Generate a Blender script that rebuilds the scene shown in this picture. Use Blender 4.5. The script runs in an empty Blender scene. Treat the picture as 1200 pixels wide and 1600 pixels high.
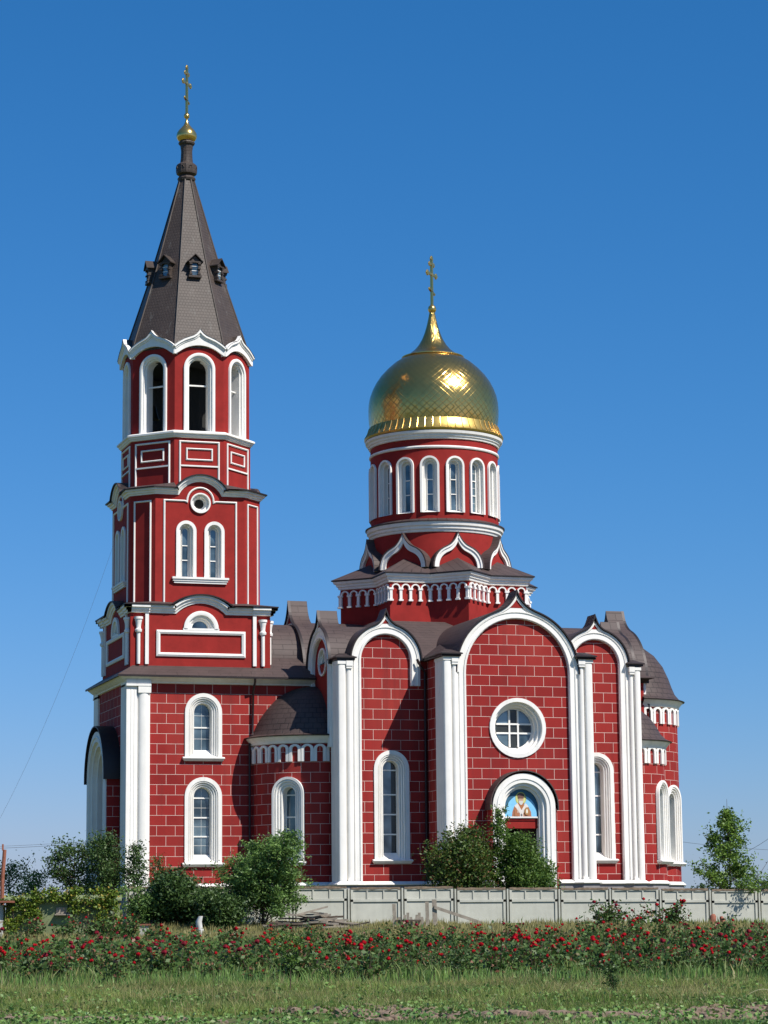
import bpy, math, random
from math import sin, cos, pi, radians, sqrt, atan2, tan, hypot
from mathutils import Vector, Matrix, Euler
from mathutils.geometry import tessellate_polygon
import numpy as np
random.seed(7)
SC = bpy.context.scene
COL = SC.collection
# ------------------------------------------------------------------ camera
yaw, pitch, roll = radians(17.37), radians(9.27), radians(-0.552)
CAM = Vector((-57.2, -154.0, 1.7))
fw = Vector((sin(yaw)*cos(pitch), cos(yaw)*cos(pitch), sin(pitch)))
rt0 = Vector((cos(yaw), -sin(yaw), 0)); up0 = rt0.cross(fw)
rt = cos(roll)*rt0 + sin(roll)*up0; up = -sin(roll)*rt0 + cos(roll)*up0
cd = bpy.data.cameras.new("camera"); cam = bpy.data.objects.new("camera", cd); COL.objects.link(cam)
m = Matrix((rt, up, -fw)).transposed().to_4x4(); m.translation = CAM
cam.matrix_world = m
cd.sensor_fit = 'VERTICAL'; cd.sensor_height = 32.0; cd.sensor_width = 24.0
cd.lens = 3906.0/1600.0*32.0
cd.clip_start = 0.5; cd.clip_end = 6000
SC.camera = cam
# ------------------------------------------------------------------ sky, sun, exposure
SUN_AZ, SUN_EL = radians(34), radians(49)     # azimuth measured from the facade normal (-Y) towards +X
sd = Vector((sin(SUN_AZ)*cos(SUN_EL), -cos(SUN_AZ)*cos(SUN_EL), sin(SUN_EL)))
W = bpy.data.worlds.new("World"); SC.world = W; W.use_nodes = True
wn = W.node_tree.nodes; wl = W.node_tree.links
sky = wn.new('ShaderNodeTexSky'); sky.sky_type = 'NISHITA'; sky.sun_disc = False
sky.sun_elevation = SUN_EL; sky.sun_rotation = atan2(sd.x, sd.y)
sky.altitude = 0; sky.air_density = 1.0; sky.dust_density = 0.25; sky.ozone_density = 2.2
bg = wn['Background']; bg.inputs['Strength'].default_value = 0.083
sep = wn.new('ShaderNodeSeparateColor'); cmb = wn.new('ShaderNodeCombineColor'); wl.new(sky.outputs[0], sep.inputs[0])
for i, (g_, a_) in enumerate(((1.60, 0.67), (0.93, 0.665), (0.88, 1.07))):   # clearer, bluer air than the model's default
    m1_ = wn.new('ShaderNodeMath'); m1_.operation = 'MULTIPLY'; m1_.inputs[1].default_value = 0.1; wl.new(sep.outputs[i], m1_.inputs[0])
    m2_ = wn.new('ShaderNodeMath'); m2_.operation = 'POWER'; m2_.inputs[1].default_value = g_; wl.new(m1_.outputs[0], m2_.inputs[0])
    m3_ = wn.new('ShaderNodeMath'); m3_.operation = 'MULTIPLY'; m3_.inputs[1].default_value = a_*10; wl.new(m2_.outputs[0], m3_.inputs[0])
    wl.new(m3_.outputs[0], cmb.inputs[i])
wl.new(cmb.outputs[0], bg.inputs['Color'])
sl = bpy.data.lights.new("sun", 'SUN'); sl.energy = 5.0; sl.angle = radians(0.5); sl.color = (1, 0.955, 0.88)
so = bpy.data.objects.new("sun", sl); COL.objects.link(so)
so.rotation_euler = (-sd).to_track_quat('-Z', 'Y').to_euler(); so.location = (20, -40, 80)
SC.view_settings.view_transform = 'Standard'; SC.view_settings.look = 'None'
SC.view_settings.exposure = 0.25; SC.view_settings.gamma = 1.0

# ------------------------------------------------------------------ materials
def new_mat(name):
    m = bpy.data.materials.new(name); m.use_nodes = True
    nt = m.node_tree; b = nt.nodes['Principled BSDF']
    return m, nt, b
def N(nt, t, **kw):
    n = nt.nodes.new(t)
    for k, v in kw.items():
        setattr(n, k, v)
    return n
def mixc(nt, fac, a, b, blend='MIX'):
    n = nt.nodes.new('ShaderNodeMix'); n.data_type = 'RGBA'; n.blend_type = blend
    if isinstance(fac, (int, float)): n.inputs[0].default_value = fac
    else: nt.links.new(fac, n.inputs[0])
    for s, i in ((a, 6), (b, 7)):
        if isinstance(s, tuple): n.inputs[i].default_value = (*s, 1) if len(s) == 3 else s
        else: nt.links.new(s, n.inputs[i])
    return n.outputs[2]
def ramp(nt, inp, a, b, lo=0.0, hi=1.0):
    n = nt.nodes.new('ShaderNodeMapRange'); n.inputs[1].default_value = a; n.inputs[2].default_value = b
    n.inputs[3].default_value = lo; n.inputs[4].default_value = hi
    nt.links.new(inp, n.inputs[0]); return n.outputs[0]
def noise(nt, scale, detail=4, rough=0.6, coord='Object', vec=None, sc=None):
    if vec is None:
        tc = N(nt, 'ShaderNodeTexCoord'); vec = tc.outputs[coord]
    if sc is not None:
        mp = N(nt, 'ShaderNodeMapping'); mp.inputs['Scale'].default_value = sc
        nt.links.new(vec, mp.inputs[0]); vec = mp.outputs[0]
    n = N(nt, 'ShaderNodeTexNoise'); n.inputs['Scale'].default_value = scale
    n.inputs['Detail'].default_value = detail; n.inputs['Roughness'].default_value = rough
    nt.links.new(vec, n.inputs['Vector']); return n.outputs[0]
def bump(nt, b, h, strength=0.3, dist=0.02):
    n = N(nt, 'ShaderNodeBump'); n.inputs['Strength'].default_value = strength; n.inputs['Distance'].default_value = dist
    nt.links.new(h, n.inputs['Height']); nt.links.new(n.outputs[0], b.inputs['Normal']); return n

def mat_plaster(name, c, var=0.12, rough=0.85, streak=0.0, scale=1.2, bs=0.15):
    m, nt, b = new_mat(name)
    dk = tuple(x*(1-var*1.6) for x in c); lt = tuple(min(1, x*(1+var*0.7)) for x in c)
    n1 = noise(nt, scale, 6, 0.7)
    col = mixc(nt, ramp(nt, n1, 0.3, 0.7), dk, lt)
    if streak:
        s = noise(nt, 1.0, 4, 0.6, sc=(2.2, 2.2, 0.12))
        col = mixc(nt, ramp(nt, s, 0.48, 0.72, 0, streak), col, tuple(x*0.62 for x in c))
    nt.links.new(col, b.inputs['Base Color']); b.inputs['Roughness'].default_value = rough
    b.inputs['Specular IOR Level'].default_value = 0.25
    bump(nt, b, noise(nt, 22, 4, 0.6), bs, 0.01)
    return m
RED = (0.295, 0.020, 0.016)
def mat_brick():
    m, nt, b = new_mat("red_block_render")
    tc = N(nt, 'ShaderNodeTexCoord')
    br = N(nt, 'ShaderNodeTexBrick'); br.offset = 0.5; br.squash = 1.0
    br.inputs['Color1'].default_value = (0.325, 0.020, 0.017, 1); br.inputs['Color2'].default_value = (0.225, 0.013, 0.012, 1)
    br.inputs['Mortar'].default_value = (0.72, 0.55, 0.48, 1)
    br.inputs['Scale'].default_value = 1; br.inputs['Mortar Size'].default_value = 0.0125; br.inputs['Mortar Smooth'].default_value = 0.05
    br.inputs['Brick Width'].default_value = 1.26; br.inputs['Row Height'].default_value = 0.676; br.inputs['Bias'].default_value = 0.0
    mp = N(nt, 'ShaderNodeMapping'); mp.inputs['Location'].default_value = (0, -4.62+0.676*8, 0)
    nt.links.new(tc.outputs['UV'], mp.inputs[0]); nt.links.new(mp.outputs[0], br.inputs['Vector'])
    n1 = noise(nt, 1.3, 6, 0.75); n2 = noise(nt, 0.25, 3, 0.5, sc=(1, 1, 0.5))
    col = mixc(nt, ramp(nt, n1, 0.3, 0.75, 0, 0.5), br.outputs['Color'], tuple(x*0.72 for x in RED), 'MIX')
    col2 = mixc(nt, br.outputs['Fac'], col, br.outputs['Color'])
    col3 = mixc(nt, ramp(nt, n2, 0.42, 0.66, 0, 0.5), col2, (0.38, 0.045, 0.034))
    col4 = mixc(nt, br.outputs['Fac'], col3, br.outputs['Color'])
    st = noise(nt, 1.0, 5, 0.65, sc=(1.6, 1.6, 0.10))
    col4 = mixc(nt, ramp(nt, st, 0.50, 0.72, 0, 0.42), col4, (0.14, 0.022, 0.020))
    nt.links.new(col4, b.inputs['Base Color']); b.inputs['Roughness'].default_value = 0.8
    b.inputs['Specular IOR Level'].default_value = 0.25
    bump(nt, b, br.outputs['Fac'], 0.5, 0.02)
    return m
def mat_roof(name="brown_sheet_metal", c=(0.068, 0.046, 0.042), rows=0.42, bw=1.4, streaks=0.0, rough=0.62, line=0.35, ms=0.022):
    m, nt, b = new_mat(name)
    tc = N(nt, 'ShaderNodeTexCoord')
    br = N(nt, 'ShaderNodeTexBrick'); br.offset = 0.5
    br.inputs['Color1'].default_value = (*c, 1); br.inputs['Color2'].default_value = (*[x*0.86 for x in c], 1)
    br.inputs['Mortar'].default_value = (*[x*line for x in c], 1)
    br.inputs['Scale'].default_value = 1; br.inputs['Mortar Size'].default_value = ms; br.inputs['Mortar Smooth'].default_value = 0.3
    br.inputs['Brick Width'].default_value = bw; br.inputs['Row Height'].default_value = rows
    nt.links.new(tc.outputs['UV'], br.inputs['Vector'])
    n1 = noise(nt, 0.9, 5, 0.65)
    col = mixc(nt, ramp(nt, n1, 0.35, 0.7, 0, 0.6), br.outputs['Color'], tuple(x*1.35 for x in c))
    if streaks:
        s = noise(nt, 1.0, 5, 0.7, sc=(2.5, 2.5, 0.35))
        col = mixc(nt, ramp(nt, s, 0.58, 0.74, 0, streaks), col, (0.22, 0.22, 0.20))
    nt.links.new(col, b.inputs['Base Color'])
    b.inputs['Roughness'].default_value = rough; b.inputs['Metallic'].default_value = 0.0; b.inputs['Specular IOR Level'].default_value = 0.35
    bump(nt, b, br.outputs['Fac'], 0.6, -0.02)
    return m
def mat_gold(scales=True):
    m, nt, b = new_mat("gilded_scales" if scales else "polished_gold")
    b.inputs['Base Color'].default_value = (0.62, 0.40, 0.115, 1) if scales else (0.78, 0.50, 0.15, 1)
    b.inputs['Metallic'].default_value = 0.94 if scales else 0.92; b.inputs['Roughness'].default_value = 0.21 if scales else 0.22
    if scales:
        tc = N(nt, 'ShaderNodeTexCoord')
        br = N(nt, 'ShaderNodeTexBrick'); br.offset = 0.5
        br.inputs['Scale'].default_value = 1; br.inputs['Mortar Size'].default_value = 0.012
        br.inputs['Mortar Smooth'].default_value = 1.0
        br.inputs['Brick Width'].default_value = 0.42; br.inputs['Row Height'].default_value = 0.21
        sp = N(nt, 'ShaderNodeSeparateXYZ'); nt.links.new(tc.outputs['UV'], sp.inputs[0])
        # diamond / fish-scale pattern: a scalloped edge from |sin|
        def mth(op, a, b2=None):
            n = N(nt, 'ShaderNodeMath', operation=op)
            for i, v in enumerate((a, b2)):
                if v is None: continue
                if isinstance(v, (int, float)): n.inputs[i].default_value = v
                else: nt.links.new(v, n.inputs[i])
            return n.outputs[0]
        a = mth('MULTIPLY', mth('ADD', sp.outputs[0], sp.outputs[1]), 1.9)
        c = mth('MULTIPLY', mth('SUBTRACT', sp.outputs[0], sp.outputs[1]), 1.9)
        fa = mth('PINGPONG', a, 0.5); fc = mth('PINGPONG', c, 0.5)
        h = mth('MINIMUM', fa, fc)
        h2 = mth('MINIMUM', h, 0.10)
        wn_ = N(nt, 'ShaderNodeTexWhiteNoise', noise_dimensions='2D')
        cb = N(nt, 'ShaderNodeCombineXYZ'); nt.links.new(mth('FLOOR', mth('ADD', a, 0.5)), cb.inputs[0]); nt.links.new(mth('FLOOR', mth('ADD', c, 0.5)), cb.inputs[1])
        nt.links.new(cb.outputs[0], wn_.inputs[0])
        # per scale tilt
        tl = N(nt, 'ShaderNodeVectorMath', operation='SUBTRACT'); nt.links.new(wn_.outputs['Color'], tl.inputs[0]); tl.inputs[1].default_value = (0.5, 0.5, 0.5)
        ts = N(nt, 'ShaderNodeVectorMath', operation='SCALE'); nt.links.new(tl.outputs[0], ts.inputs[0]); ts.inputs['Scale'].default_value = 0.075
        bn = bump(nt, b, h2, 0.5, 0.13)
        ad = N(nt, 'ShaderNodeVectorMath', operation='ADD'); nt.links.new(bn.outputs[0], ad.inputs[0]); nt.links.new(ts.outputs[0], ad.inputs[1])
        nm = N(nt, 'ShaderNodeVectorMath', operation='NORMALIZE'); nt.links.new(ad.outputs[0], nm.inputs[0])
        nt.links.new(nm.outputs[0], b.inputs['Normal'])
        col = mixc(nt, ramp(nt, h2, 0.0, 0.05), (0.20, 0.13, 0.04), (0.62, 0.40, 0.115))
        nt.links.new(col, b.inputs['Base Color'])
    return m
def mat_plain(name, c, rough=0.7, metal=0.0, var=0.1, scale=3.0, spec=0.4):
    m, nt, b = new_mat(name)
    n1 = noise(nt, scale, 5, 0.65)
    nt.links.new(mixc(nt, ramp(nt, n1, 0.3, 0.7), tuple(x*(1-var) for x in c), tuple(min(1, x*(1+var)) for x in c)), b.inputs['Base Color'])
    b.inputs['Roughness'].default_value = rough; b.inputs['Metallic'].default_value = metal; b.inputs['Specular IOR Level'].default_value = spec
    return m
def mat_glass():
    m, nt, b = new_mat("window_glass")
    n1 = noise(nt, 0.6, 2, 0.5)
    nt.links.new(mixc(nt, ramp(nt, n1, 0.35, 0.65), (0.035, 0.060, 0.075), (0.17, 0.24, 0.27)), b.inputs['Base Color'])  # uneven reflections and curtains are mixed into the tint by noise
    b.inputs['Roughness'].default_value = 0.08; b.inputs['Metallic'].default_value = 0.35; b.inputs['IOR'].default_value = 1.6
    bump(nt, b, noise(nt, 0.8, 2, 0.5), 0.15, 0.05)
    return m
def mat_leaf(name, c1, c2, trans=0.25, dry=None, ns=0.9):
    m, nt, b = new_mat(name)
    g = N(nt, 'ShaderNodeNewGeometry')
    n1 = noise(nt, ns, 3, 0.5)
    if ns < 0.8:
        n1 = ramp(nt, n1, 0.35, 0.65, 0.05, 1.0)
    mx = N(nt, 'ShaderNodeMath', operation='ADD'); nt.links.new(g.outputs['Random Per Island'], mx.inputs[0]); nt.links.new(n1, mx.inputs[1])
    col = mixc(nt, ramp(nt, mx.outputs[0], 0.45, 1.35), c1, c2)
    if dry:
        col = mixc(nt, ramp(nt, g.outputs['Random Per Island'], 0.86, 0.94), col, dry)
    nt.links.new(col, b.inputs['Base Color'])
    b.inputs['Roughness'].default_value = 0.5; b.inputs['Specular IOR Level'].default_value = 0.35
    tr = N(nt, 'ShaderNodeBsdfTranslucent'); nt.links.new(col, tr.inputs[0])
    ms = N(nt, 'ShaderNodeMixShader'); ms.inputs[0].default_value = trans
    nt.links.new(b.outputs[0], ms.inputs[1]); nt.links.new(tr.outputs[0], ms.inputs[2])
    out = nt.nodes['Material Output']; nt.links.new(ms.outputs[0], out.inputs[0])
    return m
BRICK = mat_brick()
STUC = mat_plaster("red_stucco", RED, 0.14, scale=0.9, streak=0.10)
WHITE = mat_plaster("white_plaster", (0.85, 0.82, 0.765), 0.05, 0.8, streak=0.30, scale=0.8, bs=0.08)
ROOF = mat_roof()
ROOFS = mat_roof("spire_sheet_metal", (0.062, 0.045, 0.036), 0.22, 0.22, 0.45, 0.55, 0.7)
ROOFT = mat_roof("turret_shingles", (0.064, 0.043, 0.038), 0.42, 0.60, 0, 0.6, 0.22, 0.034)
TRIM = mat_plain("dark_metal_trim", (0.030, 0.022, 0.022), 0.5, 0.3)
PIPE = mat_plain("downpipe_metal", (0.035, 0.020, 0.022), 0.4, 0.4)
GOLD = mat_gold(True); GOLDP = mat_gold(False); GOLDS = mat_plain('dull_gilt_skirt', (0.50, 0.35, 0.10), 0.38, 0.92, 0.2, 4)
GLASS = mat_glass()
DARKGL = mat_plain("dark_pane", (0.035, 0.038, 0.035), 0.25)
PLINTH = mat_plain("grey_plinth", (0.27, 0.25, 0.25), 0.9, 0, 0.15)
DARKIN = mat_plain("interior_shade", (0.022, 0.022, 0.02), 0.95)  # near-black base colour stands in for shade inside the openings
GREYIN = mat_plain("belfry_ceiling", (0.16, 0.15, 0.14), 0.95)  # plain grey for the belfry's inner walls and floor
DOOR = mat_plain("brown_door_wood", (0.10, 0.035, 0.025), 0.6, 0, 0.2)
BELLM = mat_plain("bell_bronze", (0.12, 0.09, 0.05), 0.4, 0.8)

# ------------------------------------------------------------------ mesh helpers
class MB:
    def __init__(s): s.v = []; s.f = []; s.uv = []
    def add(s, pts, uvs=None):
        i = len(s.v); s.v.extend([tuple(p) for p in pts]); s.f.append(tuple(range(i, i+len(pts))))
        s.uv.extend(uvs if uvs else [(0.0, 0.0)]*len(pts))
    def grid(s, rows, uvr=None, cu=False, flip=False):
        # rows: list of rows of points (shared vertices)
        nr, nc = len(rows), len(rows[0]); i0 = len(s.v)
        for r in rows: s.v.extend([tuple(p) for p in r])
        for a in range(nr-1):
            for b in range(nc if cu else nc-1):
                b2 = (b+1) % nc
                q = (i0+a*nc+b, i0+a*nc+b2, i0+(a+1)*nc+b2, i0+(a+1)*nc+b)
                if flip: q = q[::-1]
                s.f.append(q)
                if uvr:
                    bb = b+1
                    t = (uvr(a, b), uvr(a, bb), uvr(a+1, bb), uvr(a+1, b))
                    s.uv.extend(t[::-1] if flip else t)
                else: s.uv.extend([(0, 0)]*4)
    def box(s, x0, x1, y0, y1, z0, z1, T=None):
        P = [(x, y, z) for z in (z0, z1) for y in (y0, y1) for x in (x0, x1)]
        if T: P = [T(*p) for p in P]
        i = len(s.v); s.v.extend([tuple(p) for p in P])
        for q in ((0, 2, 3, 1), (4, 5, 7, 6), (0, 1, 5, 4), (2, 6, 7, 3), (0, 4, 6, 2), (1, 3, 7, 5)):
            s.f.append(tuple(i+k for k in q)); 
            for k in q: s.uv.append((P[k][0]+P[k][1], P[k][2]))
def clean_dir(obj): pass
def build(name, mb, mat, parent=None, smooth=None, base=None):
    me = bpy.data.meshes.new(name)
    off = Vector((0, 0, 0))
    if parent is not None:
        p = parent
        while p is not None: off += p.location; p = p.parent
    if base is not None: off = Vector(base)
    vs = np.array(mb.v, dtype=np.float64).reshape(-1, 3) - np.array(off)
    me.from_pydata(vs.tolist(), [], mb.f)
    uvl = me.uv_layers.new(name='UVMap')
    uvl.data.foreach_set('uv', np.array(mb.uv, dtype=np.float32).ravel())
    me.materials.append(mat)
    if smooth:
        me.shade_smooth(); me.set_sharp_from_angle(angle=radians(smooth))
    me.update()
    o = bpy.data.objects.new(name, me); COL.objects.link(o)
    if parent is not None: o.parent = parent
    if base is not None: o.location = base
    return o
def thing(name, label, cat, loc, group=None):
    o = bpy.data.objects.new(name, None); COL.objects.link(o); o.location = loc; o.empty_display_size = 0.5
    o['label'] = label; o['category'] = cat
    if group: o['group'] = group
    return o
def tag(o, label=None, cat=None, group=None, kind=None):
    for k, v in (('label', label), ('category', cat), ('group', group), ('kind', kind)):
        if v: o[k] = v
    return o
class Fr:
    """a facade frame: u to the right seen from outside, z up, d outward"""
    def __init__(s, o, ang):   # ang: outward normal azimuth from -Y towards +X (degrees)
        a = radians(ang); s.o = Vector(o); s.n = Vector((sin(a), -cos(a), 0)); s.u = Vector((cos(a), sin(a), 0))
    def __call__(s, u, d, z): return s.o + s.u*u + s.n*d + Vector((0, 0, z))
def arch(hw, z0, zs, n=14, c=0.0, r=None):
    """closed outline of an arched opening, counter-clockwise from bottom left"""
    p = [(c-hw, z0), (c+hw, z0), (c+hw, zs)]
    p += [(c+hw*cos(t), zs+hw*sin(t)) for t in [pi*i/n for i in range(1, n)]]
    p += [(c-hw, zs)]
    return p
def arch_path(hw, z0, zs, n=18, c=0.0):
    p = [(c-hw, z0)] + [(c-hw*cos(pi*i/n), zs+hw*sin(pi*i/n)) for i in range(n+1)] + [(c+hw, z0)]
    return p
def wall_poly(mb, fr, outer, holes=(), d=0.0):
    pl = [[Vector((u, z, 0)) for u, z in outer]] + [[Vector((u, z, 0)) for u, z in h] for h in holes]
    flat = [p for q in pl for p in q]
    i0 = len(mb.v)
    mb.v.extend([tuple(fr(p.x, d, p.y)) for p in flat])
    for t in tessellate_polygon(pl):
        a, b, c = (flat[k] for k in t)
        ar = (b.x-a.x)*(c.y-a.y)-(c.x-a.x)*(b.y-a.y)
        if abs(ar) < 1e-9: continue
        if ar < 0: t = (t[0], t[2], t[1])
        mb.f.append(tuple(i0+k for k in t))
        mb.uv.extend([(flat[k].x, flat[k].y) for k in t])
def prism(mb, fr, outer, d0, d1, holes=(), back=False):
    """plate: front at d1, sides back to d0"""
    wall_poly(mb, fr, outer, holes, d1)
    for loop in [outer]+list(holes):
        n = len(loop)
        for i in range(n):
            (u1, z1), (u2, z2) = loop[i], loop[(i+1) % n]
            mb.add([fr(u1, d1, z1), fr(u1, d0, z1), fr(u2, d0, z2), fr(u2, d1, z2)], [(u1, z1), (u1, z1), (u2, z2), (u2, z2)])
def pnormals(path, closed=False):
    n = len(path); out = []
    for i in range(n):
        if closed: a, b, c = path[i-1], path[i], path[(i+1) % n]
        else: a, b, c = path[max(i-1, 0)], path[i], path[min(i+1, n-1)]
        def nn(p, q):
            dx, dz = q[0]-p[0], q[1]-p[1]; l = hypot(dx, dz)
            return (-dz/l, dx/l) if l > 1e-9 else None
        n1, n2 = nn(a, b), nn(b, c)
        if n1 is None: n1 = n2
        if n2 is None: n2 = n1
        mx, mz = n1[0]+n2[0], n1[1]+n2[1]; l = hypot(mx, mz)
        if l < 1e-6: out.append(n1); continue
        mx, mz = mx/l, mz/l; k = 1/max(0.35, mx*n1[0]+mz*n1[1])
        out.append((mx*k, mz*k))
    return out
def sweep(mb, fr, path, prof, closed=False, mit=0.0, profclosed=True, caps=True):
    """prof: (offset to the left of the path direction, d). path in (u,z)"""
    nm = pnormals(path, closed); rows = []
    n = len(path)
    for i, ((u, z), (nu, nz)) in enumerate(zip(path, nm)):
        row = []
        for off, d in prof:
            uu = u+nu*off; zz = z+nz*off
            if mit and i in (0, n-1): uu = (path[i][0]) + (-1 if path[i][0] < path[n-1-i][0] else 1)*d*mit
            row.append(fr(uu, d, zz))
        rows.append(row)
    if closed: rows.append(rows[0])
    mb.grid(rows, uvr=lambda a, b: (a*0.3, b*0.2), cu=profclosed)
    if caps and not closed and profclosed:
        mb.add(rows[0][::-1]); mb.add(rows[-1])
def offset_poly(pts, d, closed=True):
    """offset to the right of travel direction"""
    n = len(pts); out = []
    for i in range(n):
        if closed: a, b, c = pts[i-1], pts[i], pts[(i+1) % n]
        else: a, b, c = pts[max(i-1, 0)], pts[i], pts[min(i+1, n-1)]
        def nn(p, q):
            dx, dy = q[0]-p[0], q[1]-p[1]; l = hypot(dx, dy)
            return (dy/l, -dx/l) if l > 1e-9 else None
        n1, n2 = nn(a, b), nn(b, c); n1 = n1 or n2; n2 = n2 or n1
        mx, my = n1[0]+n2[0], n1[1]+n2[1]; l = hypot(mx, my); mx /= l; my /= l
        k = d/max(0.3, mx*n1[0]+my*n1[1]); out.append((b[0]+mx*k, b[1]+my*k))
    return out
def band(mb, pts, prof, closed=True, uvlen=True):
    """pts in plan, outward on the right of travel; prof (out, z) listed bottom to top"""
    rows = []; L = [0.0]
    for i in range(len(pts)+(1 if closed else 0)-1):
        a, b = pts[i], pts[(i+1) % len(pts)]; L.append(L[-1]+hypot(b[0]-a[0], b[1]-a[1]))
    V = [0.0]
    for (a, b) in zip(prof, prof[1:]): V.append(V[-1]+hypot(b[0]-a[0], b[1]-a[1]))
    for out, z in prof:
        q = offset_poly(pts, out, closed) if abs(out) > 1e-9 else list(pts)
        if closed: q = q+[q[0]]
        rows.append([(x, y, z) for x, y in q])
    vert = all(abs(p[0]-prof[0][0]) < 1e-6 for p in prof)
    # walk each side separately so the corners stay hard
    for j in range(len(rows[0])-1):
        for i in range(len(rows)-1):
            a, b, c, d = rows[i][j], rows[i][j+1], rows[i+1][j+1], rows[i+1][j]
            v0, v1 = (prof[i][1], prof[i+1][1]) if vert else (V[i], V[i+1])
            mb.add([a, b, c, d], [(L[j], v0), (L[j+1], v0), (L[j+1], v1), (L[j], v1)])
def lathe(mb, cx, cy, prof, n=48, a0=0.0, a1=360.0, rot=0.0, uvr=None):
    """azimuth from -Y towards +X; prof (r,z) bottom to top"""
    full = abs(a1-a0-360) < 1e-6
    V = [0.0]
    for (a, b) in zip(prof, prof[1:]): V.append(V[-1]+hypot(b[0]-a[0], b[1]-a[1]))
    vert = all(abs(p[0]-prof[0][0]) < 1e-6 for p in prof)
    rr = uvr or max(p[0] for p in prof)
    rows = []
    for r, z in prof:
        rows.append([(cx+r*sin(t), cy-r*cos(t), z) for t in [radians(a0+rot+(a1-a0)*i/n) for i in range(n if full else n+1)]])
    st = radians(a1-a0)/n*rr
    mb.grid(rows, uvr=lambda a, b: (b*st, prof[a][1] if vert else V[a]), cu=full)
def ogee(hw, z0, z1, n=7, k=0.60, c=0.0):
    """onion-shaped outline from (-hw,z0) over the point (0,z1) to (hw,z0)"""
    h = z1-z0
    def bez(P, t): 
        s = 1-t; return tuple(s**3*P[0][i]+3*s*s*t*P[1][i]+3*s*t*t*P[2][i]+t**3*P[3][i] for i in (0, 1))
    A = [(-hw, 0), (-hw*1.0, 0.30*h), (-hw*0.80, 0.50*h), (-hw*0.46, k*h)]
    B = [(-hw*0.46, k*h), (-hw*0.22, (k+0.07)*h), (-hw*0.08, 0.84*h), (0, h)]
    L = [bez(A, i/n) for i in range(n)]+[bez(B, i/n) for i in range(n+1)]
    L = [(u+c, z+z0) for u, z in L]
    return L+[(2*c-u, z) for u, z in L[-2::-1]]
def gable_line(r, zs, zt, x1=0.36, n=22, c=0.0):
    """semicircle of radius r springing at zs with a small pointed tip at zt"""
    t1 = math.acos(x1); L = [( -r*cos(t), zs+r*sin(t)) for t in [t1*i/n for i in range(n+1)]]
    p0 = L[-1]; sl = x1/sqrt(1-x1*x1)
    p1 = (-r*x1*0.22, p0[1]+sl*r*x1*0.78*0.9); p2 = (0, zt)
    for i in range(1, 9):
        t = i/8; L.append(((1-t)**2*p0[0]+2*t*(1-t)*p1[0], (1-t)**2*p0[1]+2*t*(1-t)*p1[1]+t*t*p2[1]))
    L = [(u+c, z) for u, z in L]
    return L+[(2*c-u, z) for u, z in L[-2::-1]]

# ================================================================== THE CHURCH
XT, YC = -18.97, 14.7          # bell tower axis
XD = -0.6                      # drum axis
CH = thing("church", "red and white church with a tall spired bell tower and a golden dome", "church", (-8.0, 12.0, 2.0))
def part(name, mb, mat, smooth=None, parent=CH): return build(name, mb, mat, parent, smooth)

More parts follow.
